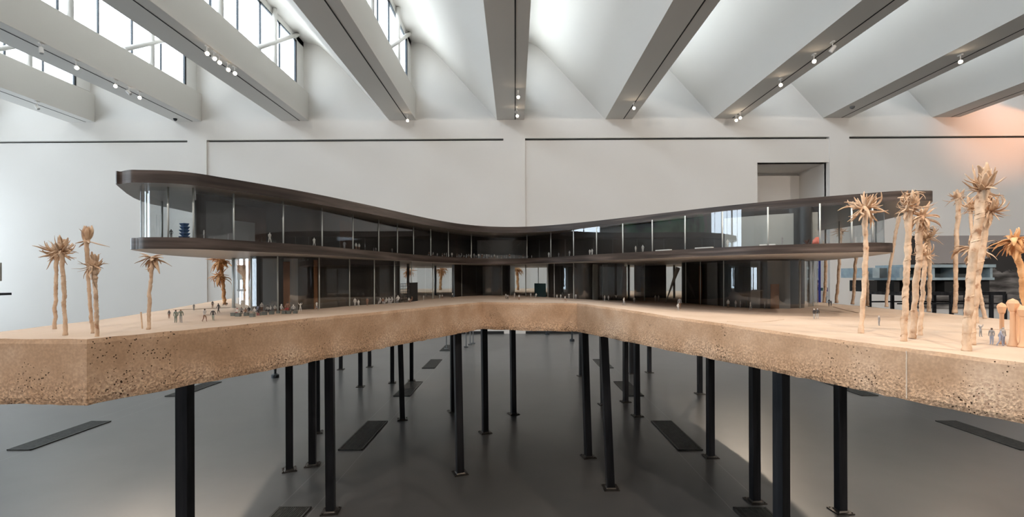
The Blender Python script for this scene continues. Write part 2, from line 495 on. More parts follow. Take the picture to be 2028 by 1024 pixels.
# ------------------------------------------------------------------ floor grates
gm = noise_col(mat('grate metal', rough=0.5, metal=0.5), 30, [(0.4, (0.035, 0.035, 0.033)), (0.6, (0.06, 0.06, 0.055))])
def grate(x0, y0, label):
    ln_, wd = 0.94, 0.225
    t = thing('floor_grate', (x0, y0, 0), label, 'floor grate', 'slotted air grates set in the floor')
    a = MB(); a.box(x0, x0 + wd, y0, y0 + ln_, 0.0, 0.003); a.build('recess', M['black'], t)
    f = MB()
    f.box(x0, x0 + 0.012, y0, y0 + ln_, 0.003, 0.010); f.box(x0 + wd - 0.012, x0 + wd, y0, y0 + ln_, 0.003, 0.010)
    f.box(x0, x0 + wd, y0, y0 + 0.012, 0.003, 0.010); f.box(x0, x0 + wd, y0 + ln_ - 0.012, y0 + ln_, 0.003, 0.010)
    n = 17
    for i in range(1, n):
        xx = x0 + wd * i / n
        f.box(xx - 0.0035, xx + 0.0035, y0 + 0.01, y0 + ln_ - 0.01, 0.003, 0.009)
    f.build('bar_grid', gm, t)
colname = {-4.74: 'left of the thick leg', -1.645: 'in the row left of the aisle', 1.50: 'in the row right of the aisle', 4.62: 'below the right end of the concrete base'}
rowname = ['nearest of its row, cut by the bottom of the picture', 'second of its row', 'third of its row', 'fourth of its row', 'fifth of its row, by the far wall']
for x0 in (-4.74, -1.645, 1.50, 4.62):
    for r, y0 in enumerate((2.56, 4.66, 6.78, 8.86, 10.95)):
        if x0 in (-4.74, 4.62) and r == 0: continue
        if x0 == 1.50 and r == 4: continue
        grate(x0, y0, 'dark floor grate ' + colname[x0] + ', ' + rowname[r].split(',')[0])

# ------------------------------------------------------------------ landscape base on its legs
ZU = 1.20
bot = [(172, 803), (330, 772.5), (480, 743.6), (640, 712.5), (788, 684), (880, 666), (955, 652), (1050, 655), (1143, 657), (1230, 674), (1320, 694), (1416, 711.5), (1564, 743), (1680, 768.5), (1796, 792), (1910, 816), (2028, 841)]
P = [at_z(x, y, ZU) for x, y in bot]
front = [Vector((p.x, p.y)) for p in P]
outline = [Vector((-2.02, at_z(0, 800.5, ZU).y + 0.015))] + front
outline += [Vector((1.62, 0.82)), Vector((2.62, 0.86)), Vector((2.62, 2.5)), Vector((2.66, 3.3)), Vector((2.72, 4.3)), Vector((2.85, 6.2)), Vector((2.75, 8.3)), Vector((0.2, 8.65)), Vector((-2.9, 8.5)), Vector((-3.05, 6.6))]
back_l = [(452, 592), (406, 599), (323, 614), (264, 623.5), (187, 635), (114, 642.5), (0, 657.5)]
for x, y in back_l:
    p = at_z(x, y, 1.408); outline.append(Vector((p.x, p.y)))
outline.append(Vector((-2.05, 1.80)))
outline = ccw(outline)
rng = random.Random(4)
dense = []
for i in range(len(outline)):
    a, b_ = outline[i], outline[(i + 1) % len(outline)]
    n = max(1, int((b_ - a).length / 0.03))
    for k in range(n):
        dense.append(a.lerp(b_, k / n))
bm = bmesh.new()
nrm = []
N = len(dense)
rows = [0.0, 0.10, 0.5, 0.93, 1.0]
ring = []
for ri, u in enumerate(rows):
    rr = []
    for i, p in enumerate(dense):
        t = (dense[(i + 1) % N] - dense[i - 1]).normalized()
        nin = Vector((-t.y, t.x))
        zt_ = ground_z(p.x)
        q = Vector((p.x * 7, p.y * 7, u * 3))
        d = 0.0
        if u in (0.0, 1.0): d = 0.004 + 0.004 * noise.noise(q * 3)
        d += 0.0035 * noise.noise(q * 1.7) if u < 0.5 else 0.0015 * noise.noise(q)
        z = ZU + (zt_ - ZU) * u
        if u == 0.0: z += 0.006 * noise.noise(Vector((p.x * 22, p.y * 22, 5))) + 0.004 * noise.noise(Vector((p.x * 60, p.y * 60, 5)))
        if u == 1.0: z += 0.0022 * noise.noise(Vector((p.x * 16, p.y * 16, 9)))
        rr.append(bm.verts.new((p.x + nin.x * d, p.y + nin.y * d, z)))
    ring.append(rr)
for a in range(len(rows) - 1):
    for i in range(N):
        j = (i + 1) % N
        bm.faces.new((ring[a][i], ring[a][j], ring[a + 1][j], ring[a + 1][i]))
bm.faces.new(list(reversed(ring[0])))
me = bpy.data.meshes.new('concrete_slab'); 
bmesh.ops.recalc_face_normals(bm, faces=bm.faces)
bm.to_mesh(me); bm.free()
me.materials.append(M['concrete'])
base_t = thing('landscape_model', (0, 4, 0), 'sand-coloured cast concrete landscape base standing on many slim black steel legs', 'model base')
slab = bpy.data.objects.new('concrete_slab', me); col.objects.link(slab); slab.parent = base_t; slab.location = -base_t.location
# upper surface: same outline, cut into strips so that it can follow the slope
bm = bmesh.new()
vs = [bm.verts.new((v.x, v.y, 0)) for v in [Vector(me.vertices[i].co) for i in range(4 * N, 5 * N)]]
bm.faces.new(vs)
for i in range(-10, 14):
    x = i * 0.22
    bmesh.ops.bisect_plane(bm, geom=bm.verts[:] + bm.edges[:] + bm.faces[:], plane_co=(x, 0, 0), plane_no=(1, 0, 0))
bmesh.ops.triangulate(bm, faces=bm.faces)
for v in bm.verts: v.co.z = ground_z(v.co.x) + 0.0022 * noise.noise(Vector((v.co.x * 16, v.co.y * 16, 9)))
bmesh.ops.recalc_face_normals(bm, faces=bm.faces)
for f in bm.faces:
    if f.normal.z < 0: f.normal_flip()
me2 = bpy.data.meshes.new('ground_surface'); bm.to_mesh(me2); bm.free(); me2.materials.append(M['sand'])
gs = bpy.data.objects.new('ground_surface', me2); col.objects.link(gs); gs.parent = base_t; gs.location = -base_t.location

# vertical casting seam on the right face
sp = at_z(1796, 792, ZU)
sm = MB(); dirv = (front[-1] - front[-4]).normalized(); nv = Vector((dirv.y, -dirv.x))
if nv.y > 0: nv = -nv
pts = [(sp.x + nv.x * 0.001 + 0.0015 * noise.noise(Vector((0, 0, z * 40))), sp.y + nv.y * 0.001, z) for z in [1.205 + i * (ground_z(sp.x) - 0.008 - 1.205) / 30 for i in range(31)]]
sm.tube(pts, [0.0022 + 0.0012 * noise.noise(Vector((3, 1, i * 1.7))) for i in range(31)], 6)
sm.build('casting_seam', mat('pale grout', (0.62, 0.52, 0.42), 0.9), base_t)

legs = [ # base pixel, rotation, lean (metres at the top in x)
    (349 + 18, 1072, 0.05, 0.0, 0.075), (573, 931, 0.75, 0.0, 0), (619, 921, 0.3, 0.0, 0), (655, 1014, 0.2, -0.006, 0), (628, 857, 0.5, 0, 0),
    (675, 732, 0.2, 0, 0), (714, 766, 0.2, 0, 0), (732, 727, 0.2, 0, 0), (777, 758, 0.3, 0, 0), (797, 831, 0.4, -0.03, 0), (815, 754, 0.4, 0, 0),
    (897, 815, 0.6, 0, 0), (911, 938, 0.62, -0.02, 0), (961, 857, 0.65, -0.01, 0), (1017, 820, 0.65, -0.01, 0), (1151, 745, 0.5, 0, 0),
    (1165, 905, 0.35, -0.035, 0), (1195, 801, 0.4, -0.02, 0), (1209, 967, 0.06, -0.05, 0), (1239, 796, 0.4, 0, 0), (1250, 740, 0.4, 0, 0),
    (1262, 824, 0.3, -0.01, 0), (1286, 738, 0.3, 0, 0), (1386, 780, 0.2, 0, 0), (1407, 905, 0.1, 0, 0), (1495, 993, 0.15, 0, 0), (1548, 1100, 0.72, 0, 0.066),
    (1665, 1013, 0.12, -0.002, 0)]
for px, py, ang, lean, wd in legs:
    p = at_z(px, py, 0.0)
    wd = wd or 0.058
    top = ZU + 0.004
    b_ = MB()
    R2 = Matrix.Rotation(ang * 0.6, 2)
    h = wd / 2
    def sq(hh, z, dx=0.0):
        return [(p.x + (R2 @ Vector(c))[0] + dx, p.y + (R2 @ Vector(c))[1], z) for c in ((-hh, -hh), (hh, -hh), (hh, hh), (-hh, hh))]
    b_.add(sq(h, 0.008) + sq(h, top, lean), [(3, 2, 1, 0), (4, 5, 6, 7), (0, 1, 5, 4), (1, 2, 6, 5), (2, 3, 7, 6), (3, 0, 4, 7)])
    lg = b_.build('leg', M['steel'], base_t, bevel=0.004)
    c_ = MB(); c_.add(sq(0.058, 0.0) + sq(0.058, 0.008), [(3, 2, 1, 0), (4, 5, 6, 7), (0, 1, 5, 4), (1, 2, 6, 5), (2, 3, 7, 6), (3, 0, 4, 7)])
    c_.add(sq(h + 0.008, 0.008) + sq(h + 0.002, 0.016), [(3, 2, 1, 0), (4, 5, 6, 7), (0, 1, 5, 4), (1, 2, 6, 5), (2, 3, 7, 6), (3, 0, 4, 7)])
    for q in sq(0.046, 0.008): c_.lathe([(0.005, 0), (0.005, 0.005), (0.002, 0.006)], q, 6)
    c_.build('foot_plate', M['steel_foot'], lg)

#@@PART2
# ------------------------------------------------------------------ the building model
def curve_px(pts, z=None, gnd=False, per=6):
    q = [on_ground(x, y) if gnd else at_z(x, y, z) for x, y in pts]
    return [Vector((p.x, p.y)) for p in q]
Z_RT, Z_RB, Z_ST, Z_SB = 2.05, 1.997, 1.776, 1.726
roof_px = [(232, 343), (240, 339.5), (256, 336.5), (273, 336.3), (336, 338), (406, 345), (463, 353), (560, 369), (607, 380), (670, 392.7), (734, 406.7), (784.6, 418), (848, 433.5), (911, 445.5), (967, 451.3), (1014, 452), (1061, 450.5), (1140, 442), (1169, 438.8), (1279, 426.5), (1360, 416), (1420, 408.5), (1469, 403), (1579, 392.5), (1720, 381), (1796, 377.5), (1830, 377.5), (1847, 380)]
slab_px = [(263, 473.5), (272, 471), (286, 469.8), (353, 470), (462, 474), (560, 481), (632, 486), (698, 492.7), (785, 501.6), (850, 506.5), (911, 510.5), (967, 513), (1014, 513.3), (1066, 511.5), (1140, 506), (1180, 503.6), (1290, 498.2), (1360, 493), (1420, 490.2), (1469, 487.2), (1584, 481.7), (1720, 480.3), (1750, 480.6), (1768, 482)]
back = [(2.42, 3.05), (2.60, 3.55), (2.68, 4.2), (2.42, 5.4), (2.2, 6.5), (1.3, 7.0), (0.2, 7.0), (-1.0, 7.1), (-2.0, 6.6), (-2.35, 5.4), (-2.1, 4.0), (-1.96, 3.05), (-1.93, 2.60)]
def fair(pts, lo, hi, it=22, step=0.09):
    """even out the long front curve between two pixel columns"""
    c = catmull(pts, 8, closed=False)
    out = [c[0]]
    for p in c[1:]:
        if (p - out[-1]).length >= step: out.append(p)
    px = [CX + F_ * (p.x / p.y) for p in out]
    for _ in range(it):
        q = list(out)
        for i in range(1, len(out) - 1):
            if lo < px[i] < hi: q[i] = out[i] * 0.5 + (out[i - 1] + out[i + 1]) * 0.25
        out = q
    return out
def front_fair(pts, k0, k1, lo, hi):
    return pts[:k0] + fair(pts[k0:k1], lo, hi) + pts[k1:]
roof_o = ccw(catmull(front_fair(curve_px(roof_px, Z_RT), 4, len(roof_px) - 2, 420, 1740) + [Vector(b_) for b_ in back], 4))
back_s = [(2.16, 3.0), (2.35, 3.55), (2.5, 4.3), (2.45, 5.6), (2.0, 6.4), (1.2, 6.8), (0.2, 6.8), (-1.0, 6.9), (-1.9, 6.4), (-2.2, 5.3), (-2.02, 4.0), (-1.93, 3.2), (-1.91, 2.75)]
slab_o = ccw(catmull(front_fair(curve_px(slab_px, Z_ST), 3, len(slab_px) - 2, 420, 1700) + [Vector(b_) for b_ in back_s], 4))
bt = thing('building_model', (0, 5, 1.41), 'dark wooden two-storey museum model with curving flat roof and glass walls', 'building model')
def layered(name, o, z0, z1, mside, msoff, parent, lip=0.0):
    w_ = MB(); w_.prism(o, z0, z1)
    ob = w_.build(name, [mside, msoff], parent, autosmooth=0.8)
    for p in ob.data.polygons:
        if p.normal.z < -0.9: p.material_index = 1
    return ob
layered('roof_slab', roof_o, Z_RB, Z_RT, M['slab_dark'], M['soffit'], bt)
layered('floor_slab', slab_o, Z_SB, Z_ST, M['slab_dark'], M['soffit_low'], bt)
# upper glazing: its own line a little inside the slab edge
def resample(o, step):
    out = []
    n = len(o)
    for i in range(n):
        a, b2 = o[i], o[(i + 1) % n]
        k = max(1, int(round((b2 - a).length / step)))
        for j in range(k): out.append(a.lerp(b2, j / k))
    return out
def sightline(px, o, nearest=True):
    """where the line of sight at a pixel column meets an outline: (index, point)"""
    d = ray(px, 500); s = d.x
    best = None
    n = len(o)
    for i in range(n):
        a, b2 = o[i], o[(i + 1) % n]
        fa, fb = a.x - s * a.y, b2.x - s * b2.y
        if fa * fb <= 0 and fa != fb:
            t = fa / (fa - fb); q = a.lerp(b2, t)
            if best is None or q.y < best[2].y: best = (i, t, q)
    return best
up_o = resample(inset(slab_o, 0.035), 0.04)
n_up = len(up_o)
mull_up = [333, 383, 463, 561, 638, 699, 750, 787, 819, 853, 888, 933.5, 1043.7, 1091, 1136, 1181.6, 1233.6, 1292, 1357, 1431, 1521, 1624, 1687, 1728]
def glaze(o, pxs, z0, z1, extra, closed=True, gname='glass_panel', mname='mullion'):
    n = len(o)
    cuts = []
    for px in pxs:
        r = sightline(px, o)
        if r: cuts.append((r[0] + r[1], r[2]))
    for e in extra:
        i = min(range(n), key=lambda j: (o[j] - Vector(e)).length)
        cuts.append((float(i), o[i]))
    cuts.sort(key=lambda c: c[0])
    out = []
    for a in range(len(cuts) if closed else len(cuts) - 1):
        f0, p0 = cuts[a]; f1, p1 = cuts[(a + 1) % len(cuts)]
        if f1 < f0: f1 += n
        pts = [p0] + [o[i % n] for i in range(int(f0) + 1, int(math.ceil(f1)))] + [p1]
        q = [pts[0]]
        for p in pts[1:]:
            if (p - q[-1]).length > 1e-4: q.append(p)
        g_ = MB()
        vs = []
        for z in (z0, z1): vs += [(p.x, p.y, z(p.x) if callable(z) else z) for p in q]
        k = len(q)
        g_.add(vs, [(i, i + 1, k + i + 1, k + i) for i in range(k - 1)])
        me_o = g_.build(gname, M['glass'], bt, smooth_=True)
        # normals must face out of the building
        pa = me_o.data.polygons[len(me_o.data.polygons) // 2]
        i0 = len(q) // 2
        t = (q[min(i0 + 1, k - 1)] - q[max(i0 - 1, 0)]).normalized()
        outn = Vector((t.y, -t.x, 0)) if out_sign > 0 else Vector((-t.y, t.x, 0))
        if pa.normal.dot(outn) < 0: me_o.data.flip_normals()
    for f, p in cuts:
        c_ = MB(); zz = z0(p.x) if callable(z0) else z0
        c_.tube([(p.x, p.y, zz), (p.x, p.y, z1)], 0.0042, 8)
        c_.build(mname, M['acrylic'], bt, smooth_=True)
out_sign = 1
glaze(up_o, mull_up, Z_ST, Z_RB, [(-1.85, 2.6), (-1.95, 3.3), (-2.05, 4.3), (-2.1, 5.3), (-1.5, 6.5), (-0.4, 6.8), (0.8, 6.8), (1.8, 6.4), (2.35, 5.6), (2.42, 4.6), (2.3, 3.7), (2.05, 3.0)])
# upper dark core
def core(name, pts, z0, z1, m, per=5, bev=False):
    c_ = MB(); c_.prism(ccw(catmull(pts, per)), z0, z1)
    return c_.build(name, m, bt, autosmooth=0.9)
def behind(px, o, d):
    r = sightline(px, o)
    q = r[2]
    dd = ray(px, 500); v = Vector((dd.x, 1)).normalized()
    return q + v * d
upc = [behind(392, up_o, 0.22), behind(430, up_o, 0.16)] + [behind(x, up_o, 0.15) for x in (480, 540, 600, 660, 720, 780, 840, 900)] + [behind(960, up_o, 0.25), behind(1020, up_o, 0.25)] + [behind(x, up_o, 0.16) for x in (1080, 1140, 1200, 1260, 1320, 1380, 1440, 1500, 1560)] + [behind(1612, up_o, 0.2)]
upc += [Vector(v) for v in ((2.3, 4.2), (2.1, 5.4), (1.2, 6.3), (0, 6.3), (-1.2, 6.3), (-1.8, 5.2), (-1.7, 4.0), (-1.62, 3.1))]
core('upper_core', upc, Z_ST, Z_RB, M['core'], 4)
# pale end walls and screens of the gallery floor
def screen(px0, px1, d0, d1, z1, m, name='gallery_screen', o=None, z0=None):
    a = behind(px0, o or up_o, d0); b2 = behind(px1, o or up_o, d1)
    t = (b2 - a).normalized(); nn = Vector((-t.y, t.x)) * 0.006
    c_ = MB(); c_.prism(ccw([a, b2, b2 + nn, a + nn]), z0 or Z_ST, z1)
    return c_.build(name, m, bt)
screen(386, 461, 0.17, 0.12, Z_RB - 0.03, M['grey_panel'])
screen(464, 505, 0.10, 0.13, Z_ST + 0.105, M['grey_panel'])
screen(466, 700, 0.12, 0.13, Z_RB - 0.035, M['core_brown'])
screen(945, 1045, 0.16, 0.16, Z_RB - 0.04, M['grey_panel'])
screen(1435, 1520, 0.13, 0.13, Z_RB - 0.03, M['grey_light'])  # this panel and the next stand for the hall wall reflected in the glass
screen(1522, 1620, 0.13, 0.14, Z_RB - 0.03, M['grey_light'])
for px0, px1 in ((1298, 1325), (1376, 1408), (1504, 1518), (1520, 1535)):
    a = behind(px0, up_o, 0.05); b2 = behind(px1, up_o, 0.05)
    t = (b2 - a).normalized(); nn = Vector((-t.y, t.x)) * 0.03
    c_ = MB(); c_.prism(ccw([a, b2, b2 + nn, a + nn]), Z_ST, Z_ST + 0.012); c_.build('gallery_bench', M['paper_white'], bt)

# ground floor: glass line and dark cores
gl_px = [(461, 608.5), (466, 611), (480, 613.5), (500, 616), (548, 616.5), (589, 615), (632, 612), (692, 607), (741, 603.5), (781, 600.5), (815, 597), (857, 592), (897, 588), (950, 585.5), (994, 585), (1041, 586), (1085, 588.5), (1136, 592), (1180, 594), (1240, 595), (1276, 596), (1320, 598), (1358, 600.5), (1387, 603), (1433, 607), (1470, 609.5), (1537, 612), (1584, 610.5), (1604, 607), (1617, 603)]
gl_line = curve_px(gl_px, gnd=True)
gl_back = [(2.2, 4.3), (2.2, 5.5), (1.5, 6.2), (0.3, 6.5), (-1.0, 6.5), (-1.9, 5.8), (-2.05, 4.6), (-1.99, 3.75), (-1.97, 3.55)]
gl_o = resample(ccw(catmull(gl_line + [Vector(v) for v in gl_back], 5)), 0.05)
mull_g = [463, 550, 632, 692, 741, 781, 815, 857, 914, 994, 1041, 1085, 1097.6, 1136, 1276, 1358, 1387, 1433, 1584, 1610]
glaze(gl_o, mull_g, lambda x: ground_z(x), Z_SB, [(-2.05, 4.6), (-1.5, 6.2), (0.3, 6.5), (1.5, 6.2), (2.2, 5.2), (2.2, 4.2)])
def gcore(pxs, backs, m, d=0.06, name='ground_core'):
    pts = [behind(x, gl_o, d) for x in pxs] + [Vector(v) for v in backs]
    zf = min(ground_z(p.x) for p in pts) - 0.004
    c_ = MB(); c_.prism(ccw(catmull(pts, 5)), zf, Z_SB)
    return c_.build(name, m, bt, autosmooth=0.9)
gcore([503, 520, 548, 590, 640, 690, 740, 775, 792], [(-1.12, 4.5), (-1.35, 4.75), (-1.65, 4.3), (-1.70, 3.6)], M['core'])
gcore([896, 930, 965, 1000, 1012], [(-0.02, 6.2), (-0.35, 6.35), (-0.70, 6.2)], M['core'])
gcore([1084, 1110, 1150, 1190, 1232], [(1.15, 5.6), (0.75, 5.9), (0.42, 5.7)], M['core'])
gcore([1350, 1380, 1420, 1470, 1530, 1575, 1592], [(2.15, 4.1), (1.95, 4.6), (1.6, 4.6)], M['core'])
gcore([1262, 1290, 1318], [(1.62, 5.6), (1.45, 5.8), (1.32, 5.6)], M['core_brown'], 0.9)
# grey strips for streaks in the glass, some of them reflections; slim columns inside
for px0, px1, d0, d1, mm in ((520, 548, .03, .03, 'grey_panel'), (562, 590, .03, .03, 'grey_panel'), (905, 918, .03, .03, 'grey_panel'), (956, 975, .03, .03, 'grey_panel'), (1174, 1184, .03, .03, 'grey_light'), (1194, 1216, .03, .03, 'grey_panel'), (1486, 1505, .03, .03, 'grey_panel'), (1520, 1565, .03, .03, 'grey_panel'), (1400, 1420, .035, .035, 'grey_panel')):
    screen(px0, px1, d0, d1, Z_SB - 0.012, M[mm], 'glass_streak', gl_o, ground_z(behind((px0 + px1) / 2, gl_o, 0).x) - 0.003)
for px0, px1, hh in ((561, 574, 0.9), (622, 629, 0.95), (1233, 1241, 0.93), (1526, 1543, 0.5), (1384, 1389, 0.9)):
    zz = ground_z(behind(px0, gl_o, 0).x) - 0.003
    screen(px0, px1, .022, .022, zz + (Z_SB - zz) * hh, M['rust_tone'], 'reflection_strip', gl_o, zz)  # upright strips paint the palms' reflections behind the glass
for px, d in ((463, 0.02), (500, 0.02), (1017, 0.9), (862, 0.9), (808, 0.7), (1335, 1.0), (1245, 0.6), (1604, 0.1), (1640, 0.9)):
    r_ = sightline(px, gl_o)
    if r_ is None: continue
    p = behind(px, gl_o, d)
    c_ = MB(); c_.tube([(p.x, p.y, ground_z(p.x) - 0.003), (p.x, p.y, Z_SB)], 0.012, 14)
    c_.build('column', M['acrylic'] if px in (463, 500, 1604) else M['soffit'], bt, smooth_=True)
#@@PART3
# ------------------------------------------------------------------ track spots on the beams
M['lamp_on'] = mat('lit lamp lens', (1, 1, 1), 0.3, emit=(1.0, 0.80, 0.58), estr=26)
M['lamp_off'] = mat('lamp lens', (0.5, 0.5, 0.5), 0.2)
WARM = (1.0, 0.82, 0.64)
def spotlight(px, py, target, lit, label, watts=0, size=38, pos=None, blend=0.8, colr=WARM):
    p = Vector(pos) if pos else at_z(px, py, ZB - 0.14)
    kb = round((p.x - XL0 - 0.385) / PER)      # keep the stem under its beam
    p.x = min(max(p.x, XL0 + PER * kb + 0.05), XR0 + PER * kb - 0.05)
    p.y = min(p.y, YW - 0.12)
    t = thing('track_spotlight', (p.x, p.y, ZB - 0.004), label, 'spotlight', 'white track spotlights under the ceiling beams')
    st = MB(); st.tube([(p.x, p.y, ZB + 0.003), (p.x, p.y, p.z + 0.02)], 0.009, 8); st.box(p.x - 0.02, p.x + 0.02, p.y - 0.05, p.y + 0.05, ZB - 0.022, ZB + 0.003)
    st.build('stem', M['white_metal'], t)
    d = (Vector(target) - p).normalized()
    b_ = MB(); b_.tube([p - d * 0.07, p - d * 0.055, p + d * 0.06], [0.022, 0.036, 0.040], 16)
    b_.build('lamp_housing', M['white_metal'], t, autosmooth=0.7)
    l_ = MB(); l_.tube([p + d * 0.0605, p + d * 0.064], [0.033, 0.031], 16)
    l_.build('lens', M['lamp_on'] if lit else M['lamp_off'], t)
    if watts:
        ld = bpy.data.lights.new('spot_beam', 'SPOT')
        ld.energy = watts; ld.color = colr; ld.spot_size = math.radians(size); ld.spot_blend = blend; ld.shadow_soft_size = 0.05
        lo = bpy.data.objects.new('spot_beam', ld); col.objects.link(lo)
        lo.location = p + d * 0.09
        lo.rotation_euler = d.to_track_quat('-Z', 'Y').to_euler()
    return t
C0, CL, CR = (0, 4.6, 1.5), (-1.2, 3.7, 1.5), (1.9, 2.8, 1.5)
spotlight(77, 212, (-9, 13, 1.5), False, 'unlit white spotlight on the leftmost ceiling beam')
spotlight(87, 100, (-8, 9, 1.0), False, 'unlit hanging white spotlight highest on the second beam from the left')
spotlight(166, 133, (-1.6, 4.6, 1.5), True, 'glowing white spotlight second from the top on the second beam from the left', 160)
spotlight(235, 170, CL, True, 'small lit spotlight half way down the second beam, above a drooping unlit one', 160, 24)
spotlight(257, 183, (-5, 12, 2), False, 'drooping unlit spotlight half way down the second beam from the left')
spotlight(286, 193, CL, True, 'lit spotlight lowest on the second beam from the left', 160, 24)
spotlight(410, 105, CL, True, 'lit spotlight topmost of the cluster on the third beam', 110, 28)
spotlight(424, 115, C0, True, 'lit spotlight second from the top in the cluster on the third beam', 110)
spotlight(437, 123, (-1.2, 3.5, 1.5), True, 'lit spotlight just above the brightest one on the third beam', 110)
spotlight(451, 137, (-0.3, 4.4, 1.5), True, 'brightest spotlight in the hall, dazzling on the third beam', 110, 26)
spotlight(465, 145, (0.3, 2.0, 1.5), True, 'lit spotlight just below the brightest one on the third beam', 110)
spotlight(807, 238, (-1, 6, 1.5), True, 'white spotlight at the far wall end of the fourth beam', 140)
spotlight(1026, 191, (0.5, 6, 1.5), True, 'upper white spotlight at the far end of the middle beam', 140)
spotlight(1023, 221, (-0.5, 6, 1.5), False, 'unlit white spotlight in the pair at the far end of the middle beam')
spotlight(1024, 229, (1.2, 5, 1.5), True, 'lowest white spotlight at the far end of the middle beam', 140)
spotlight(1255, 214, CR, True, 'white spotlight near the far end of the first beam right of the middle', 160)
spotlight(1458, 238, CR, True, 'left one of two spotlights at the wall end of the beam left of the detector', 150)
spotlight(1466, 233, (2.2, 4.2, 1.5), True, 'right one of two spotlights at the wall end of the beam left of the detector', 150)
spotlight(1546, 168, CR, True, 'small lit spotlight a third up the long beam left of the smoke detector', 85)
spotlight(1612, 121, (2.3, 2.2, 1.5), True, 'bright lit spotlight half way up the long beam left of the smoke detector', 100)
spotlight(1649, 97, (3, 12, 1.0), False, 'unlit white spotlight topmost on the long beam left of the smoke detector')
spotlight(1902, 122, (2.1, 1.9, 1.5), True, 'bright spotlight alone on the beam that carries the smoke detector', 130)
# spots on the beams nearer the viewer, above the picture
spotlight(0, 0, (1.6, 2.0, 1.4), True, 'added unseen spotlight on the middle beam above the viewer', 130, 50, pos=(0.02, 0.6, ZB - 0.14))  # unseen lamp, added to light the front of the model
spotlight(0, 0, (1.9, 1.7, 1.4), True, 'added unseen spotlight on the first beam right of the middle above the viewer', 150, 50, pos=(3.08, -0.6, ZB - 0.14))  # another lamp out of view, added for the model's right front
spotlight(0, 0, (13.75, YW, 5.9), True, 'spotlight aimed at the upper far wall beyond the right end', 300, 46, pos=(15.31, 9.6, ZB - 0.14), colr=(1.0, 0.40, 0.16), blend=1.0)
for k, wt, nm in ((-2, 240, 'left'), (0, 300, 'middle'), (2, 480, 'right'), (4, 560, 'far right')):  # unseen floods added to fill the hall and the model's front faces
    spotlight(0, 0, (PER * k * 0.8, 8.5, 1.2), True, 'added wide-beam fill lamp on the %s beam behind the viewer' % nm, wt, 115, pos=(XL0 + PER * k + 0.52, -3.2, ZB - 0.14), blend=1.0, colr=(1.0, 0.87, 0.76))
def ceiling_dome(px, py, name, label, cat, m, r):
    p = at_z(px, py, ZB)
    b_ = MB(); b_.lathe([(r, 0.0), (r, -0.02), (r * 0.8, -0.045), (r * 0.4, -0.062), (0.004, -0.066)], (p.x, p.y, ZB), 18)
    tag(b_.build(name, m, None, smooth_=True), label, cat)
ceiling_dome(347, 235, 'dome_camera', 'small black dome camera at the far end of the second beam', 'security camera', M['frame_dark'], 0.05)
ceiling_dome(1688, 211, 'smoke_detector', 'flat round grey smoke detector under a right-hand beam', 'smoke detector', M['grey_panel'], 0.06)

# ------------------------------------------------------------------ palms of peeled raffia
def wob(p, s, a):
    return Vector((noise.noise(p * s), noise.noise(p * s + Vector((7, 3, 1))), noise.noise(p * s + Vector((2, 9, 5))))) * a
def trunk_mesh(base, top, r, rng, mid=None, flare=1.0, n=80):
    t_ = MB()
    r = r * 0.82
    pts, rad = [], []
    seed = rng.random() * 50
    for i in range(n + 1):
        u = i / n
        p = base.lerp(top, u)
        if mid is not None: p = p + mid * (4 * u * (1 - u))
        p = p + wob(Vector((seed, 0, u * 9)), 1.0, r * 0.55)
        pts.append(p)
        k = 1.0 + 0.22 * noise.noise(Vector((seed, 5, u * 26)))
        if u < 0.03: k *= 1.15
        rad.append(r * k * (1 + (flare - 1) * smooth((u - 0.75) / 0.25)))
    t_.tube(pts, rad, 12)
    for i, v in enumerate(t_.v):
        c = pts[min(i // 12, n)]
        q = Vector(v); dd = q - c; dd.z = 0
        a = math.atan2(dd.y, dd.x)
        kk = 0.20 * noise.noise(Vector((math.cos(a) * 1.6 + seed, math.sin(a) * 1.6, q.z / r * 0.55))) + 0.16 * noise.noise(Vector((math.cos(a) * 4, math.sin(a) * 4 + seed, q.z / r * 1.8)))
        t_.v[i] = tuple(q + dd * kk)
    # torn wraps winding round the trunk
    for _ in range(9):
        u0 = rng.uniform(0.03, 0.95); a0 = rng.uniform(0, 6.28); turns = rng.uniform(0.5, 1.3)
        q = []
        for j in range(12):
            v = j / 11
            uu = min(0.99, u0 + 0.05 * v); i = int(uu * n); c = pts[i].lerp(pts[i + 1], uu * n - i)
            a = a0 + turns * 6.28 * v
            q.append(c + Vector((math.cos(a), math.sin(a), 0)) * rad[i] * 1.02)
        t_.tube(q, [r * 0.22 * (1 - abs(2 * j / 11 - 1) * 0.7) for j in range(12)], 5, flat=0.4)
    return t_
def strip(mb, p0, d, L, wd, rng, curl=0.0, droop=0.0, wav=0.15, tip=0.25, n=9, flat=0.22, hook=0.0):
    d = Vector(d).normalized(); side = d.cross(Vector((0, 0, 1)))
    if side.length < 0.1: side = Vector((1, 0, 0))
    side.normalize()
    p = Vector(p0); pts, rad = [p.copy()], [wd * 0.5]
    seed = rng.random() * 90
    for i in range(1, n + 1):
        u = i / n
        rot = Matrix.Rotation(curl / n * (1 + hook * u * 2), 3, side)
        d = rot @ d
        d = (d + Vector((0, 0, -droop / n)) + wob(Vector((seed, u * 4, 0)), 1.0, wav)).normalized()
        p = p + d * (L / n)
        pts.append(p.copy())
        rad.append(wd * (0.5 + 0.5 * math.sin(min(1, u * 1.3 + 0.15) * math.pi * 0.62)) * (1 - (1 - tip) * max(0, (u - 0.6) / 0.4)))
    mb.tube(pts, rad, 6, flat=flat, up=side + wob(Vector((seed, 3, 3)), 1, 0.5))
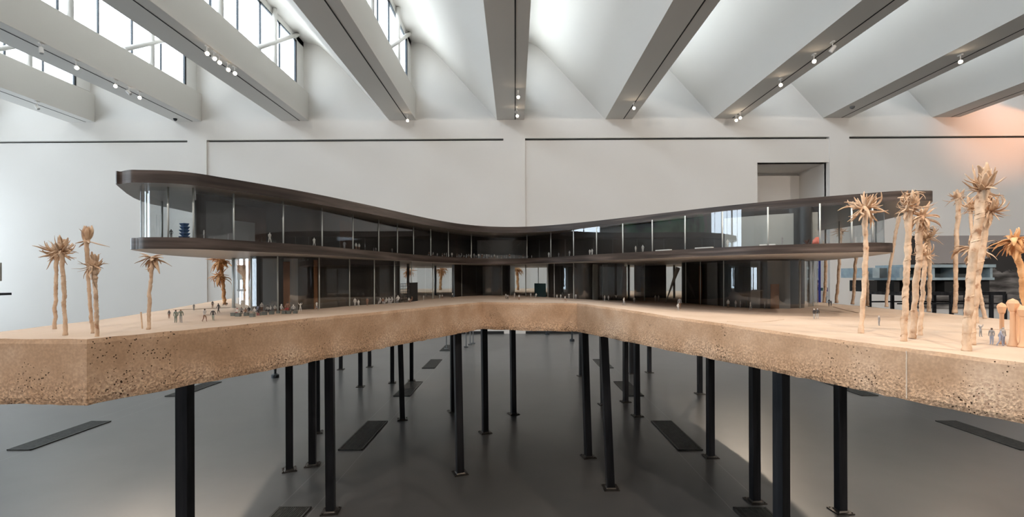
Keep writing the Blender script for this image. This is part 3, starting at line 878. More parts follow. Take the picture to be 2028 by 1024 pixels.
def crown_mesh(c, r, style, rng):
    k = MB()
    lop = rng.uniform(0, 6.28)
    def dirs(n, e0, e1):
        for i in range(n):
            a = 2 * math.pi * (i + rng.uniform(-.6, .6)) / n + 0.5 * math.sin(lop + i); e = rng.uniform(e0, e1)
            yield Vector((math.cos(a) * math.cos(e), math.sin(a) * math.cos(e), math.sin(e)))
    w0 = r * 0.075
    U = rng.uniform
    k.lathe([(r * .10, -r * .16), (r * .17, -r * .04), (r * .15, r * .08), (r * .03, r * .16)], c, 9)
    j = lambda: c + Vector((U(-1, 1), U(-1, 1), U(-1, 1))) * r * 0.10
    if style == 'spike':
        r *= 1.12
        for d in dirs(22, -0.45, 0.6): strip(k, j(), d, r * U(.55, 1.1), w0 * U(.7, 1.1), rng, curl=U(-.8, 1.2), wav=.32, flat=.75, hook=.6, n=11)
        for d in dirs(16, -1.2, -0.1): strip(k, j(), d, r * U(.4, .95), w0 * U(.6, 1.0), rng, curl=U(-1.0, .8), wav=.35, flat=.6, n=11)
        for d in dirs(10, 0.5, 1.4): strip(k, j(), d, r * U(.3, .75), w0 * U(.9, 1.4), rng, curl=U(-.5, 1.5), wav=.3, flat=.6)
    elif style == 'curl':
        for d in dirs(26, -0.5, 0.9): strip(k, j(), d, r * U(.9, 1.6), w0 * U(.7, 1.5), rng, curl=U(1.6, 4.4), wav=.25, n=14, flat=.35)
        for d in dirs(20, -1.2, 0.1): strip(k, j(), d, r * U(.5, 1.1), w0 * U(.8, 1.4), rng, curl=U(-1, 2.6), wav=.35, flat=.35)
        for d in dirs(9, -0.4, 0.5): strip(k, j(), d, r * U(.9, 1.5), w0 * .6, rng, curl=U(-.5, .9), wav=.4, flat=.7, n=12)
    elif style == 'up':
        for d in dirs(20, 0.75, 1.45): strip(k, j(), d, r * U(.6, 1.08), w0 * U(1.2, 2.4), rng, curl=U(-.2, 1.5), wav=.15, flat=.22, n=11)
        for d in dirs(20, 0.0, 0.8): strip(k, j(), d, r * U(.5, 1.0), w0 * U(.9, 1.7), rng, curl=U(-.9, 1.4), wav=.3, flat=.3)
        for d in dirs(14, -0.5, 0.25): strip(k, j(), d, r * U(.6, 1.4), w0 * U(.4, .8), rng, curl=U(-.7, .7), wav=.35, flat=.6, n=12)
    elif style == 'petal':
        for d in dirs(9, 0.85, 1.4): strip(k, j(), d, r * U(.65, 1.1), w0 * 2.0, rng, curl=U(-.3, 1.3), wav=.25, flat=.22)
        for d in (Vector((1, .2, -.12)), Vector((-1, .1, .12)), Vector((.7, -.5, -.1)), Vector((-.6, .3, -.2))): strip(k, c, d, r * U(.8, 1.25), w0 * .9, rng, curl=-.05, wav=.12, flat=.5)
    elif style == 'droop':
        for d in dirs(24, -0.3, 0.9): strip(k, j(), d, r * U(.6, 1.35), w0 * U(.8, 2.0), rng, curl=-U(.3, 2.2), wav=.32, flat=.28, n=11)
        for d in dirs(20, -1.2, 0.2): strip(k, j(), d, r * U(.5, 1.15), w0 * U(.8, 1.6), rng, curl=U(-1.4, .4), wav=.35, flat=.35)
        for d in dirs(9, 0.7, 1.4): strip(k, j(), d, r * U(.3, .75), w0 * 1.5, rng, curl=U(-.4, 1.2), wav=.25, flat=.3)
    elif style == 'fan':
        for d in dirs(40, 0.95, 1.45): strip(k, j(), d, r * U(.7, 1.15), w0 * 1.6, rng, curl=U(-.4, .4), wav=.18, flat=.4)
        for d in dirs(16, 0.3, 0.9): strip(k, c + Vector((0, 0, r * .7)), d, r * U(.3, .5), w0 * 1.5, rng, curl=U(-.8, .5), wav=.3, flat=.3)
    elif style == 'star':
        for d in dirs(11, -0.15, 0.9): strip(k, j(), d, r * U(.6, 1.0), w0 * 2.3, rng, curl=-U(.1, .9), wav=.2, flat=.25, tip=.1)
        for d in dirs(18, -1.3, -0.1): strip(k, j(), d, r * U(.6, 1.2), w0 * U(.8, 1.8), rng, curl=-U(.2, 1.2), wav=.32, flat=.3)
    return k
G_PALM = 'raffia palm trees on the concrete base'
def palm(bx, by, cx, cy, rpx, style, wpx, label, mid_px=0, m=None, extra=(), flare=1.3, seed=None, depth=None):
    b0 = on_ground(bx, by) if depth is None else at_y(bx, by, depth)
    if depth is not None: b0.z = ground_z(b0.x)
    Y = b0.y; s = Y / 1000.0
    c = at_y(cx, cy, Y)
    rng = random.Random(seed or int(bx * 7 + cy))
    t = thing('palm_tree', b0, label, 'model tree', G_PALM)
    tm = trunk_mesh(b0 - Vector((0, 0, 0.0005)), c, wpx * s / 2, rng, Vector((mid_px * s, 0, 0)), flare)
    tm.build('trunk', m or M['bark'], t, smooth_=True)
    fm = M['frond'] if m is None else m
    crown_mesh(c, rpx * s, style, rng).build('crown', fm, t, smooth_=True)
    for ex, ey, er, es in extra:
        crown_mesh(at_y(ex, ey, Y), er * s, es, rng).build('crown', fm, t, smooth_=True)
    return t
palm(108, 652, 112, 502, 36, 'spike', 7.5, 'slim tan palm with antler-like fronds, leftmost on the base')
palm(130, 664, 122, 497, 31, 'up', 8.5, 'tan palm with upturned looped fronds, second on the left end')
palm(184, 660, 172, 478, 34, 'petal', 7.5, 'tallest palm on the left end with tulip-like top and two long side spikes', mid_px=-2)
palm(192, 667, 186, 527, 27, 'up', 9, 'palm with a ragged cup-shaped crown, fused beside the tulip-topped one', flare=2.2, mid_px=1)
palm(295, 653, 302, 512, 30, 'star', 8, 'lone palm with starry hanging fronds in front of the left floor slab tip', mid_px=-2)
palm(445, 603, 437, 517, 26, 'droop', 8, 'orange two-tiered palm behind the left glass corner', m=M['bark_deep'], extra=((436, 548, 22, 'droop'),))
palm(487, 593, 487, 548, 42, 'fan', 11, 'big fan-shaped bundle tree seen through the left glass corner', m=M['bark_deep'], flare=1.8)
palm(1706, 660, 1713, 412, 40, 'spike', 10, 'palm with white antler-like fronds before the right end of the roof', mid_px=3)
palm(1790, 676, 1801, 408, 33, 'curl', 13, 'palm with a curled ball crown and a long hooked frond, before the right roof tip')
palm(1808, 671, 1826, 432, 34, 'droop', 13, 'peach palm with a shaggy crown just right of the curled ball palm', mid_px=-2)
palm(1822, 664, 1832, 505, 22, 'curl', 9, 'short palm with a round curled head among the middle group', extra=())
palm(1840, 618, 1836, 470, 24, 'curl', 8, 'far slim palm behind the round-headed short one', mid_px=3)
palm(1755, 608, 1783, 418, 22, 'spike', 6.5, 'thin leaning palm rising behind the right floor slab tip', mid_px=-3)
palm(1891, 621, 1897, 394, 21, 'up', 9, 'slender palm with a small tufted crown left of the tallest palm')
palm(1913, 695, 1948, 376, 48, 'up', 17, 'tallest and thickest palm with upright frond plume, at the right front edge', mid_px=-6)
palm(1925, 683, 1957, 418, 36, 'curl', 14, 'palm with a curled brown crown leaning behind the tallest palm', mid_px=-5)
palm(1951, 631, 1928, 492, 34, 'droop', 8, 'leaning palm with wide drooping crown behind the tallest palm', mid_px=-2)
palm(1936, 640, 1922, 414, 24, 'up', 6, 'thin far palm with small crown showing left of the tallest trunk')
palm(2040, 668, 2012, 478, 40, 'droop', 13, 'orange shaggy palm cut by the right edge of the picture', m=M['bark_deep'])
for bx, by, cx_, cy_, lb in ((1601, 597, 1603, 492, 'thin far palm behind the right end of the dark ground floor'), (1632, 599, 1634, 492, 'thin far palm beside the blue strip'),
        (1656, 600, 1664, 458, 'rough far palm whose small crown shows through the gallery glass'), (1688, 603, 1694, 495, 'thin far palm left of the antler palm trunk'),
        (1718, 606, 1712, 496, 'thin far palm just right of the antler palm trunk')):
    palm(bx, by, cx_, cy_, 16, 'spike', 6.5, lb, mid_px=2)
for bx, by, cx_, cy_, lb in ((808, 574, 808, 537, 'palm glimpsed through the left glass gap'), (872, 574, 874, 535, 'orange palm glimpsed in the gap left of the centre core'), (1026, 573, 1024, 533, 'palm glimpsed in the gap right of the centre core')):
    palm(bx, by, cx_, cy_, 16, 'droop', 6, lb, m=M['bark_deep'], depth=7.6)

# turned resin lamp posts at the right end
def lamp_post(bx, by, ty, wpx, label):
    b0 = on_ground(bx, by); s = b0.y / 1000.0
    h = (by - ty) * s; r = wpx * s / 2
    t = thing('model_lamp_post', b0, label, 'model lamp post', 'peach lamp posts at the right end of the base')
    b_ = MB(); b_.lathe([(r * 1.5, 0), (r * 1.5, h * .03), (r * 1.25, h * .06), (r * .95, h * .16), (r * .82, h * .3), (r * .80, h * .7), (r * .9, h * .72)], b0, 16)
    b_.build('shaft', M['peach'], t, smooth_=True)
    c_ = MB(); c_.lathe([(r * .9, h * .72), (r * 1.3, h * .76), (r * 1.85, h * .90), (r * 1.35, h * .96), (r * .1, h)], b0, 6)
    c_.build('faceted_globe', M['peach'], t)
lamp_post(1984, 681, 600, 8.5, 'slim peach lamp post with faceted head, left of the cluster at the right edge')
lamp_post(2006, 686, 592, 11, 'thick peach lamp post with faceted head, tallest of the cluster near the right edge')
lamp_post(2015, 680, 601, 9, 'peach lamp post half hidden behind the thick one near the right edge')
lamp_post(2026, 688, 606, 11, 'peach lamp post cut by the right edge of the picture')

# ------------------------------------------------------------------ tiny people of the model
SK = {
 'stand': ([(0, 0, .53), (0, 0, .66), (0, 0, .80), (0, 0, .86), (0, .005, .93), (0, .005, .985),
            (.055, 0, .50), (.06, .01, .27), (.06, 0, .03), (.06, -.06, .01), (-.055, 0, .50), (-.06, .01, .27), (-.06, 0, .03), (-.06, -.06, .01),
            (.115, 0, .80), (.15, 0, .63), (.14, -.03, .48), (-.115, 0, .80), (-.15, 0, .63), (-.14, -.03, .48)],),
 'walk': ([(0, 0, .52), (0, -.01, .66), (0, -.02, .80), (0, -.02, .86), (0, -.03, .93), (0, -.03, .985),
            (.05, 0, .50), (.07, -.09, .28), (.09, -.10, .03), (.09, -.16, .015), (-.05, 0, .50), (-.05, .03, .27), (-.06, .15, .05), (-.06, .10, .01),
            (.115, -.02, .80), (.15, .06, .64), (.14, .08, .50), (-.115, -.02, .80), (-.15, -.08, .64), (-.14, -.16, .52)],),
 'sit': ([(0, 0, .28), (0, .0, .42), (0, -.01, .55), (0, -.01, .61), (0, -.02, .68), (0, -.02, .735),
            (.055, -.02, .27), (.07, -.22, .27), (.07, -.22, .03), (.07, -.28, .01), (-.055, -.02, .27), (-.07, -.22, .27), (-.07, -.24, .03), (-.07, -.30, .01),
            (.115, 0, .55), (.16, -.04, .40), (.10, -.18, .36), (-.115, 0, .55), (-.16, -.04, .40), (-.10, -.18, .36)],),
 'wave': ([(0, 0, .53), (0, 0, .66), (0, 0, .80), (0, 0, .86), (0, .005, .93), (0, .005, .985),
            (.055, 0, .50), (.09, .01, .27), (.11, 0, .03), (.11, -.06, .01), (-.055, 0, .50), (-.08, .01, .27), (-.10, 0, .03), (-.10, -.06, .01),
            (.115, 0, .80), (.20, -.02, .88), (.20, -.04, 1.02), (-.115, 0, .80), (-.20, -.02, .88), (-.21, -.04, 1.02)],),
 'photo': ([(0, 0, .52), (0, -.02, .66), (0, -.03, .79), (0, -.04, .85), (0, -.06, .92), (0, -.06, .975),
            (.055, 0, .50), (.08, -.03, .27), (.09, .03, .03), (.09, -.03, .01), (-.055, 0, .50), (-.09, -.02, .27), (-.11, .04, .03), (-.11, -.02, .01),
            (.115, -.03, .79), (.17, -.08, .66), (.05, -.17, .82), (-.115, -.03, .79), (-.17, -.08, .66), (-.05, -.17, .82)],),
}
SK_E = [(0, 1), (1, 2), (2, 3), (3, 4), (4, 5), (0, 6), (6, 7), (7, 8), (8, 9), (0, 10), (10, 11), (11, 12), (12, 13), (2, 14), (14, 15), (15, 16), (2, 17), (17, 18), (18, 19)]
SK_R = [.075, .072, .085, .036, .062, .05, .06, .042, .028, .024, .06, .042, .028, .024, .042, .030, .022, .042, .030, .022]
proto = {}
for nm, (vs,) in SK.items():
    me = bpy.data.meshes.new('figurine_' + nm)
    me.from_pydata(vs, SK_E, []); me.update()
    o = bpy.data.objects.new('tmp', me); col.objects.link(o)
    sk = o.modifiers.new('skin', 'SKIN'); sk.use_smooth_shade = True
    for i, v in enumerate(me.skin_vertices[0].data if me.skin_vertices else []):
        v.radius = (SK_R[i], SK_R[i] * (0.72 if i < 3 else 1.0)); v.use_root = (i == 0)
    if not me.skin_vertices:
        bm = bmesh.new(); bm.from_mesh(me); lay = bm.verts.layers.skin.verify(); bm.verts.ensure_lookup_table()
        for i, v in enumerate(bm.verts):
            v[lay].radius = (SK_R[i], SK_R[i] * (0.72 if i < 3 else 1.0)); v[lay].use_root = (i == 0)
        bm.to_mesh(me); bm.free()
    sb = o.modifiers.new('sub', 'SUBSURF'); sb.levels = 1; sb.render_levels = 1
    bpy.context.view_layer.update()
    ev = o.evaluated_get(bpy.context.evaluated_depsgraph_get())
    pm = bpy.data.meshes.new_from_object(ev)
    # height-bound colours: legs (0), torso (1), head (2)
    pm.materials.clear()
    for _ in range(3): pm.materials.append(None)
    hip = vs[0][2]; neck = vs[3][2] + .01
    for p in pm.polygons:
        p.use_smooth = True
        c = p.center
        arm_tip = abs(c.x) > .19 and c.z > .95
        p.material_index = 2 if (c.z > neck and abs(c.x) < .09) or arm_tip else (1 if c.z > hip - .02 and not (nm == 'sit' and c.y < -.08 and c.z < .33) else 0)
    proto[nm] = pm
    bpy.data.objects.remove(o)
FC = {'white': (.62, .60, .57), 'grey': (.26, .26, .27), 'dark': (.035, .032, .035), 'green': (.22, .25, .21), 'brown': (.22, .12, .08), 'pale': (.42, .41, .40), 'blue': (.30, .33, .42), 'skin': (.50, .30, .20), 'hair': (.06, .04, .03), 'red': (.35, .05, .05)}
FM = {k: mat('painted figurine ' + k, v, 0.7) for k, v in FC.items()}
_cache = {}
def figure_mesh(pose, legs_, torso, head):
    key = (pose, legs_, torso, head)
    if key not in _cache:
        me = proto[pose].copy()
        for i, c in enumerate((legs_, torso, head)): me.materials[i] = FM[c]
        _cache[key] = me
    return _cache[key]
def figurine(p, h, pose, cols, label, group, rot=0.0):
    o = bpy.data.objects.new('figurine', figure_mesh(pose, *cols))
    col.objects.link(o)
    o.location = p; o.scale = (h, h, h); o.rotation_euler = (0, 0, rot)
    tag(o, label, 'figurine', group)
    return o
GG, GU, GS = 'figurines on the sand-coloured ground', 'figurines on the upper gallery floor', 'seated figurines by the cafe tables'
rf = random.Random(12)
def fg(x, y, hpx, pose, cols, label, rot=None, group=GG):
    p = on_ground(x, y)
    r_ = sightline(x, gl_o)
    if r_ is not None and group != 'in':
        if p.y > r_[2].y - 0.035: 
            d = ray(x, 500); p = Vector((d.x * (r_[2].y - 0.045), r_[2].y - 0.045, 0)); p.z = ground_z(p.x)
    else: group = GG
    hh = hpx * p.y / 1000.0 / (0.74 if pose == 'sit' else 1.0 if pose != 'wave' else 1.03)
    return figurine(p, hh, pose, cols, label, group, rf.uniform(-.9, .9) if rot is None else rot)
W3, G3, D3, B3 = ('pale', 'white', 'white'), ('grey', 'grey', 'grey'), ('dark', 'dark', 'hair'), ('brown', 'dark', 'hair')
fg(335, 631, 17, 'stand', B3, 'small dark figurine nearest behind the lone starry palm')
fg(348, 639, 26, 'stand', ('green', 'green', 'hair'), 'grey-green figurine left of the one in a long coat', 0)
fg(358, 639, 27, 'walk', ('pale', 'green', 'brown'), 'figurine in a long pale coat beside the grey-green one', .4)
fg(384, 615, 13, 'stand', G3, 'tiny far figurine on the kerb line behind the left lawn', 1)
fg(405, 637, 26, 'walk', ('brown', 'pale', 'hair'), 'walking figurine with pale top and small bag, left of the one carrying a black bag', 1.3)
fg(422, 635, 23, 'walk', ('green', 'dark', 'white'), 'dark figurine carrying a black bag on the left lawn')
fg(421, 610, 14, 'stand', B3, 'slim brown figurine far behind the one with a black bag')
fg(433, 620, 20, 'walk', D3, 'dark striding figurine near the orange two-tiered palm')
fg(444, 605, 7, 'sit', D3, 'tiny dark figurine sitting under the orange palm, left of its partner')
fg(450, 605, 6, 'sit', D3, 'tiny dark figurine sitting under the orange palm, right of its partner')
cafe = [(470, 624, ('red', 'white', 'red')), (478, 622, ('dark', 'grey', 'brown')), (486, 624, ('dark', 'brown', 'brown')), (493, 621, ('grey', 'dark', 'hair')), (504, 623, ('green', 'white', 'white')), (512, 625, ('red', 'dark', 'hair')), (511, 618, ('blue', 'blue', 'hair')), (530, 619, ('dark', 'white', 'dark')), (536, 619, ('dark', 'white', 'white')), (544, 617, ('brown', 'white', 'white'))]
cl = ['at the far left cafe table', 'leaning over the far left cafe table', 'third along the cafe tables', 'fourth along the cafe tables', 'in white before the dark rounded corner', 'in red below the dark rounded corner', 'in blue at the dark rounded corner', 'in white low behind a cafe table', 'beside the low white one at a cafe table', 'in white left of a glass joint by the cafe']
for (x, y, c_), lb in zip(cafe, cl): fg(x, y, 14, 'sit', c_, 'seated figurine ' + lb, group=GS)
fg(518, 615, 19, 'stand', ('brown', 'white', 'white'), 'pale standing figurine leaning behind the cafe tables', .3)
fg(557, 620, 18, 'sit', ('brown', 'pale', 'white'), 'seated figurine reaching out an arm at the cafe', 1.4, GS)
fg(570, 619, 22, 'sit', ('red', 'brown', 'hair'), 'tall brown seated figurine at the cafe', 0, GS)
fg(581, 619, 16, 'sit', ('dark', 'pale', 'white'), 'seated figurine in black and white patterned clothes', .2, GS)
fg(595, 616.5, 17, 'wave', ('white', 'white', 'white'), 'white figurine holding both arms up', 0)
fg(627, 614.5, 18, 'walk', ('grey', 'white', 'hair'), 'grey and white walking figurine before the first pale glass joint', 1.2)
fg(703, 607, 17, 'stand', W3, 'taller of the two white figurines walking side by side', .2)
fg(710, 607.5, 14, 'walk', W3, 'shorter of the two white figurines walking side by side', .4)
fg(727, 604.5, 15, 'stand', ('brown', 'brown', 'brown'), 'faint brown figurine close to the dark glass', .6)
row = [(753, 602.5, 'pale'), (758, 602, 'brown'), (765, 602, 'white'), (770, 601.5, 'pale'), (776, 601, 'pale')]
for i, (x, y, c_) in enumerate(row): fg(x, y, 13.5, 'sit', ('pale', c_, 'white' if i % 2 == 0 else 'pale'), 'seated figurine %s in the line before the dark glass' % ('first', 'second', 'third', 'fourth', 'fifth')[i], group='seated line')
fg(788, 600, 16, 'sit', ('grey', 'white', 'white'), 'bright white seated figurine left of the black lattice frame', group='seated line')
fg(810, 599, 10, 'sit', ('brown', 'white', 'white'), 'low seated figurine in front of the black lattice frame', group='seated line')
fg(816, 598.5, 12, 'sit', ('brown', 'brown', 'brown'), 'brown seated figurine right of the black lattice frame', group='seated line')
fg(838.5, 594.5, 10, 'stand', W3, 'white figurine alone on the forecourt left of the centre')
fg(871, 591.5, 9, 'stand', ('pale', 'pale', 'hair'), 'left one of a pair near the left side of the forecourt')
fg(876, 591, 8, 'stand', ('brown', 'pale', 'brown'), 'right one of a pair near the left side of the forecourt')
fg(896, 590.5, 11, 'walk', ('dark', 'white', 'hair'), 'striding figurine left of the centre core', 1)
fg(1002, 592, 10, 'walk', ('dark', 'pale', 'white'), 'left one of two walking figurines near the middle of the forecourt')
fg(1005.5, 593, 10, 'walk', ('dark', 'pale', 'hair'), 'right one of two walking figurines near the middle of the forecourt')
fg(1019, 589, 9, 'stand', W3, 'pale figurine standing back, right of the centre core')
fg(1028, 594, 11, 'stand', ('brown', 'pale', 'brown'), 'brown-legged figurine on the forecourt right of the centre')
fg(1051, 588.5, 8, 'stand', W3, 'small white figurine behind the crouching one')
fg(1062, 589.5, 9, 'sit', ('pale', 'white', 'white'), 'crouching white figurine beside the low dark screen')
fg(1103, 592, 9, 'stand', W3, 'left one of a pair against the dark glass right of the centre')
fg(1110.5, 592, 9, 'stand', W3, 'right one of a pair against the dark glass right of the centre')
fg(1119, 597.5, 12, 'walk', ('brown', 'pale', 'brown'), 'walking figurine with a dark satchel right of the centre', .7)
fg(1126.5, 590, 10, 'wave', ('pale', 'white', 'white'), 'white figurine stretching out its arms before dark glass', .4)
fg(1140, 591.5, 11, 'stand', ('grey', 'pale', 'hair'), 'lone grey figurine close to the dark glass right of the centre')
fg(1197.5, 596.5, 12, 'stand', W3, 'left one of a white pair before the grey panel')
fg(1205, 596, 11, 'stand', W3, 'right one of a white pair before the grey panel')
fg(1220, 592, 11, 'wave', ('dark', 'white', 'white'), 'white figurine with dark legs and a raised arm near the brown reflection strip')
fg(1235.5, 605, 16, 'walk', ('grey', 'white', 'white'), 'white figurine walking forward on the right forecourt')
fg(1256, 600, 12, 'stand', ('grey', 'white', 'pale'), 'figurine with a bundle just right of the one walking forward')
fg(1298, 597.5, 13, 'stand', W3, 'left one of two pale figurines beside the slanting blade')
fg(1304, 597.5, 13, 'stand', W3, 'right one of two pale figurines beside the slanting blade')
fg(1346, 612, 23, 'stand', ('brown', 'grey', 'brown'), 'tall grey figurine behind the child with a dog')
fg(1343, 615.5, 15, 'walk', ('pale', 'white', 'white'), 'small white figurine before the tall grey one')
fg(1442, 610, 17, 'stand', ('brown', 'white', 'white'), 'white figurine leftmost of three before the right dark facade')
fg(1457, 609.5, 15, 'stand', W3, 'broad white figurine in the middle of three before the right facade')
fg(1466, 609, 16, 'stand', ('grey', 'pale', 'grey'), 'narrow grey figurine beside the broad white one')
fg(1486, 614.5, 17, 'walk', W3, 'striding pale figurine before the orange stripe on the right facade', .8)
fg(1514, 609, 15, 'stand', ('grey', 'pale', 'grey'), 'faint grey figurine standing close to the right dark facade')
fg(1612.5, 632, 21, 'stand', ('pale', 'dark', 'white'), 'left one of two figurines in patterned coats on the right lawn')
fg(1619, 631.5, 21, 'stand', ('pale', 'dark', 'pale'), 'right one of two figurines in patterned coats on the right lawn')
fg(1642, 606.5, 14, 'stand', D3, 'dark figurine left of its partner at the far kerb')
fg(1646, 606, 11, 'stand', D3, 'dark figurine right of its partner at the far kerb')
fg(1741, 645, 20, 'stand', ('grey', 'grey', 'white'), 'grey figurine between the antler palm and the curled ball palm', .5)
fg(1942, 667, 25, 'wave', ('grey', 'grey', 'white'), 'leaning figurine holding a camera up, right of the tallest palm', .2)
fg(1964, 682, 33, 'stand', ('blue', 'grey', 'hair'), 'grey-blue figurine standing alone left of the lamp posts', -1.4)
fg(1981, 685, 34, 'walk', ('blue', 'blue', 'pale'), 'left one of the blue-grey couple before the lamp posts', .8)
fg(1987, 683, 35, 'stand', ('blue', 'pale', 'pale'), 'right one of the blue-grey couple before the lamp posts', .2)

def fu(x, y0_, hpx, pose, cols, label, rot=None, d=0.05, group=GU):
    p2 = behind(x, up_o, d)
    p = Vector((p2.x, p2.y, Z_ST))
    hh = hpx * p.y / 1000.0 / (0.74 if pose == 'sit' else 1.0)
    return figurine(p, hh, pose, cols, label, group, rf.uniform(-.9, .9) if rot is None else rot)
fu(339, 0, 19, 'stand', ('dark', 'dark', 'hair'), 'dark figurine upstairs left of the blue zigzag stack')
fu(404, 0, 19, 'stand', ('grey', 'pale', 'white'), 'grey figurine upstairs right of the blue zigzag stack')
fu(424, 0, 6, 'sit', G3, 'low crouching grey figurine upstairs before the grey wall')
fu(452, 0, 15, 'stand', G3, 'grey figurine upstairs just left of a glass joint')
fu(534, 0, 22, 'walk', ('white', 'white', 'white'), 'large white striding figurine on the upper floor', 1.0)
fu(622, 0, 18, 'walk', ('white', 'white', 'white'), 'white figurine upstairs leaning on one leg by a glass joint', .8)
fu(682, 0, 16, 'stand', ('grey', 'grey', 'hair'), 'shadowy grey figurine upstairs before the brown wall')
fu(705, 0, 15, 'walk', ('brown', 'white', 'white'), 'left one of two white figurines upstairs side by side')
fu(711, 0, 14, 'stand', ('brown', 'white', 'white'), 'right one of two white figurines upstairs side by side')
fu(740, 0, 9, 'stand', G3, 'left one of two small grey figurines upstairs')
fu(744.5, 0, 9, 'stand', ('grey', 'pale', 'grey'), 'right one of two small grey figurines upstairs')
fu(776.5, 0, 11, 'stand', ('grey', 'pale', 'brown'), 'lone pale figurine upstairs left of the crowd')
xs = [850, 858, 866, 876, 880, 884, 889, 895, 905, 909, 914, 919, 924, 928, 932, 939, 943, 948, 955, 959, 964, 968, 973, 979, 985, 993, 999, 1003, 1009, 1018, 1028, 1036, 1044, 1053]
for i, x in enumerate(xs):
    fu(x, 0, rf.uniform(6, 11), rf.choice(['sit', 'sit', 'stand', 'walk']), (rf.choice(['brown', 'pale', 'grey']), rf.choice(['white', 'pale', 'grey', 'brown']), 'white'), 'tiny pale figurine in the crowd behind the middle of the upper balcony', None, rf.uniform(0.03, 0.07), 'crowd on the middle of the upper floor')
fu(1087, 0, 11, 'stand', ('white', 'white', 'white'), 'bright white figurine upstairs right of the crowd')
fu(1106.5, 0, 9, 'stand', G3, 'faint grey figurine upstairs between two white ones')
fu(1115, 0, 8, 'stand', D3, 'very dark figurine upstairs right of the faint grey one')
fu(1128, 0, 12, 'stand', ('grey', 'pale', 'grey'), 'pale slim figurine upstairs close left of a glass joint')
fu(1168, 0, 12, 'stand', ('white', 'white', 'white'), 'left one of two slim white figurines upstairs, right wing')
fu(1172.5, 0, 13, 'stand', ('white', 'white', 'pale'), 'right one of two slim white figurines upstairs, right wing')
fu(1259, 0, 14, 'stand', ('pale', 'pale', 'pale'), 'pale figurine upstairs right of a glass joint, left of the thin one')
fu(1273, 0, 15, 'stand', ('pale', 'pale', 'pale'), 'thin pale figurine upstairs under the green reflection')
fu(1441, 0, 17, 'stand', ('white', 'white', 'white'), 'plump white figurine upstairs right of the long white bench')
fu(1549, 0, 19, 'stand', G3, 'grey figurine upstairs before the large grey reflection panels')

# cafe tables, blue stack, other small exhibits
M['cafe'] = mat('grey-green card', (0.13, 0.145, 0.135), 0.6)
tabs = [(462, 626, 9), (472, 627, 10), (488, 626, 9), (500, 628, 10), (513, 625, 8), (524, 624, 9), (538, 623, 9), (551, 621, 7), (563, 621.5, 9), (572, 621.5, 8), (585, 621, 8)]
nmt = ['first', 'second', 'third', 'fourth', 'fifth', 'sixth', 'seventh', 'eighth', 'ninth', 'tenth', 'last']
for i, (x, y, wpx) in enumerate(tabs):
    p = on_ground(x, y); s = wpx * p.y / 1000 / 2
    t = thing('cafe_table', p, 'small grey-green box table, %s from the left at the cafe' % nmt[i], 'model table', 'small box tables of the cafe')
    a = MB(); a.box(p.x - s * .86, p.x + s * .86, p.y - s * .86, p.y + s * .86, p.z, p.z + s * 1.3); a.build('pedestal', M['cafe'], t, bevel=0.0008)
    a = MB(); a.box(p.x - s, p.x + s, p.y - s, p.y + s, p.z + s * 1.3, p.z + s * 1.45); a.build('tabletop', M['cafe'], t)
p2 = behind(366, up_o, 0.09)
z = Z_ST; t = thing('zigzag_sculpture', (p2.x, p2.y, z), 'blue stacked zigzag sculpture on the upper floor at the left', 'sculpture')
hh = 32 * p2.y / 1000; rr = 9.5 * p2.y / 1000
blue = mat('cobalt paint', (0.015, 0.07, 0.19), 0.45)
for i in range(5):
    a = MB(); a.lathe([(rr * .6, 0), (rr * (1.15 - .04 * i), hh * .16), (rr * (1.1 - .04 * i), hh * .185), (rr * .62, hh * .2)], (p2.x + 0.002 * (i % 2), p2.y, z + hh * .2 * i), 5)
    a.build('stacked_cone', blue, t)
p2 = behind(1617, up_o, 0.07); a = MB(); q = p2.y / 1000
a.tube([(p2.x, p2.y, Z_ST), (p2.x, p2.y, Z_ST + 8 * q), (p2.x + 2 * q, p2.y, Z_ST + 12 * q), (p2.x + 4 * q, p2.y, Z_ST + 13.5 * q)], [8 * q, 6.5 * q, 4.5 * q, 2.5 * q], 12)
tag(a.build('red_sculpture', mat('coral paint', (0.55, 0.13, 0.09), 0.5), None, smooth_=True), 'coral red rounded sculpture on the upper floor at the right', 'sculpture')
p2 = behind(1598, up_o, 0.09); q = p2.y / 1000; rng = random.Random(3)
a = MB()
for i in range(22):
    an = rng.uniform(0, 6.28); e = rng.uniform(.1, 1.3)
    strip(a, (p2.x, p2.y, Z_ST + 1 * q), (math.cos(an) * math.cos(e), math.sin(an) * math.cos(e), math.sin(e)), rng.uniform(8, 14) * q, 1.5 * q, rng, droop=.5)
tag(a.build('spiky_bush', mat('rust brown fibre', (0.10, 0.045, 0.03), 0.8), None, smooth_=True), 'small brown spiky bush beside the coral sculpture upstairs', 'model plant')
# low dark screen, lattice frame and slanting blade
def block(px0, px1, yb, yt, name, label, cat, m, off=0.03, lattice=False):
    a = behind(px0, gl_o, -off); b2 = behind(px1, gl_o, -off)
    zb = ground_z(a.x); h = (yb - yt) * a.y / 1000
    t = (b2 - a).normalized(); nn = Vector((-t.y, t.x)) * 0.006
    c_ = MB()
    if lattice:
        for i in range(7):
            q = a.lerp(b2, i / 6); c_.tube([(q.x, q.y, zb), (q.x, q.y, zb + h)], 0.0016, 6)
        for i in range(7):
            z = zb + h * (0.15 + .85 * i / 6); c_.tube([(a.x, a.y, z), (b2.x, b2.y, z)], 0.0016, 6)
    else: c_.prism(ccw([a, b2, b2 + nn, a + nn]), zb, zb + h)
    tag(c_.build(name, m), label, cat)
block(793, 812, 600, 562, 'lattice_frame', 'black lattice frame left of the solid black screen', 'model screen', M['black'], 0.03, True)
block(812, 827, 600, 562, 'black_screen', 'solid black upright screen beside the lattice frame', 'model screen', M['black'])
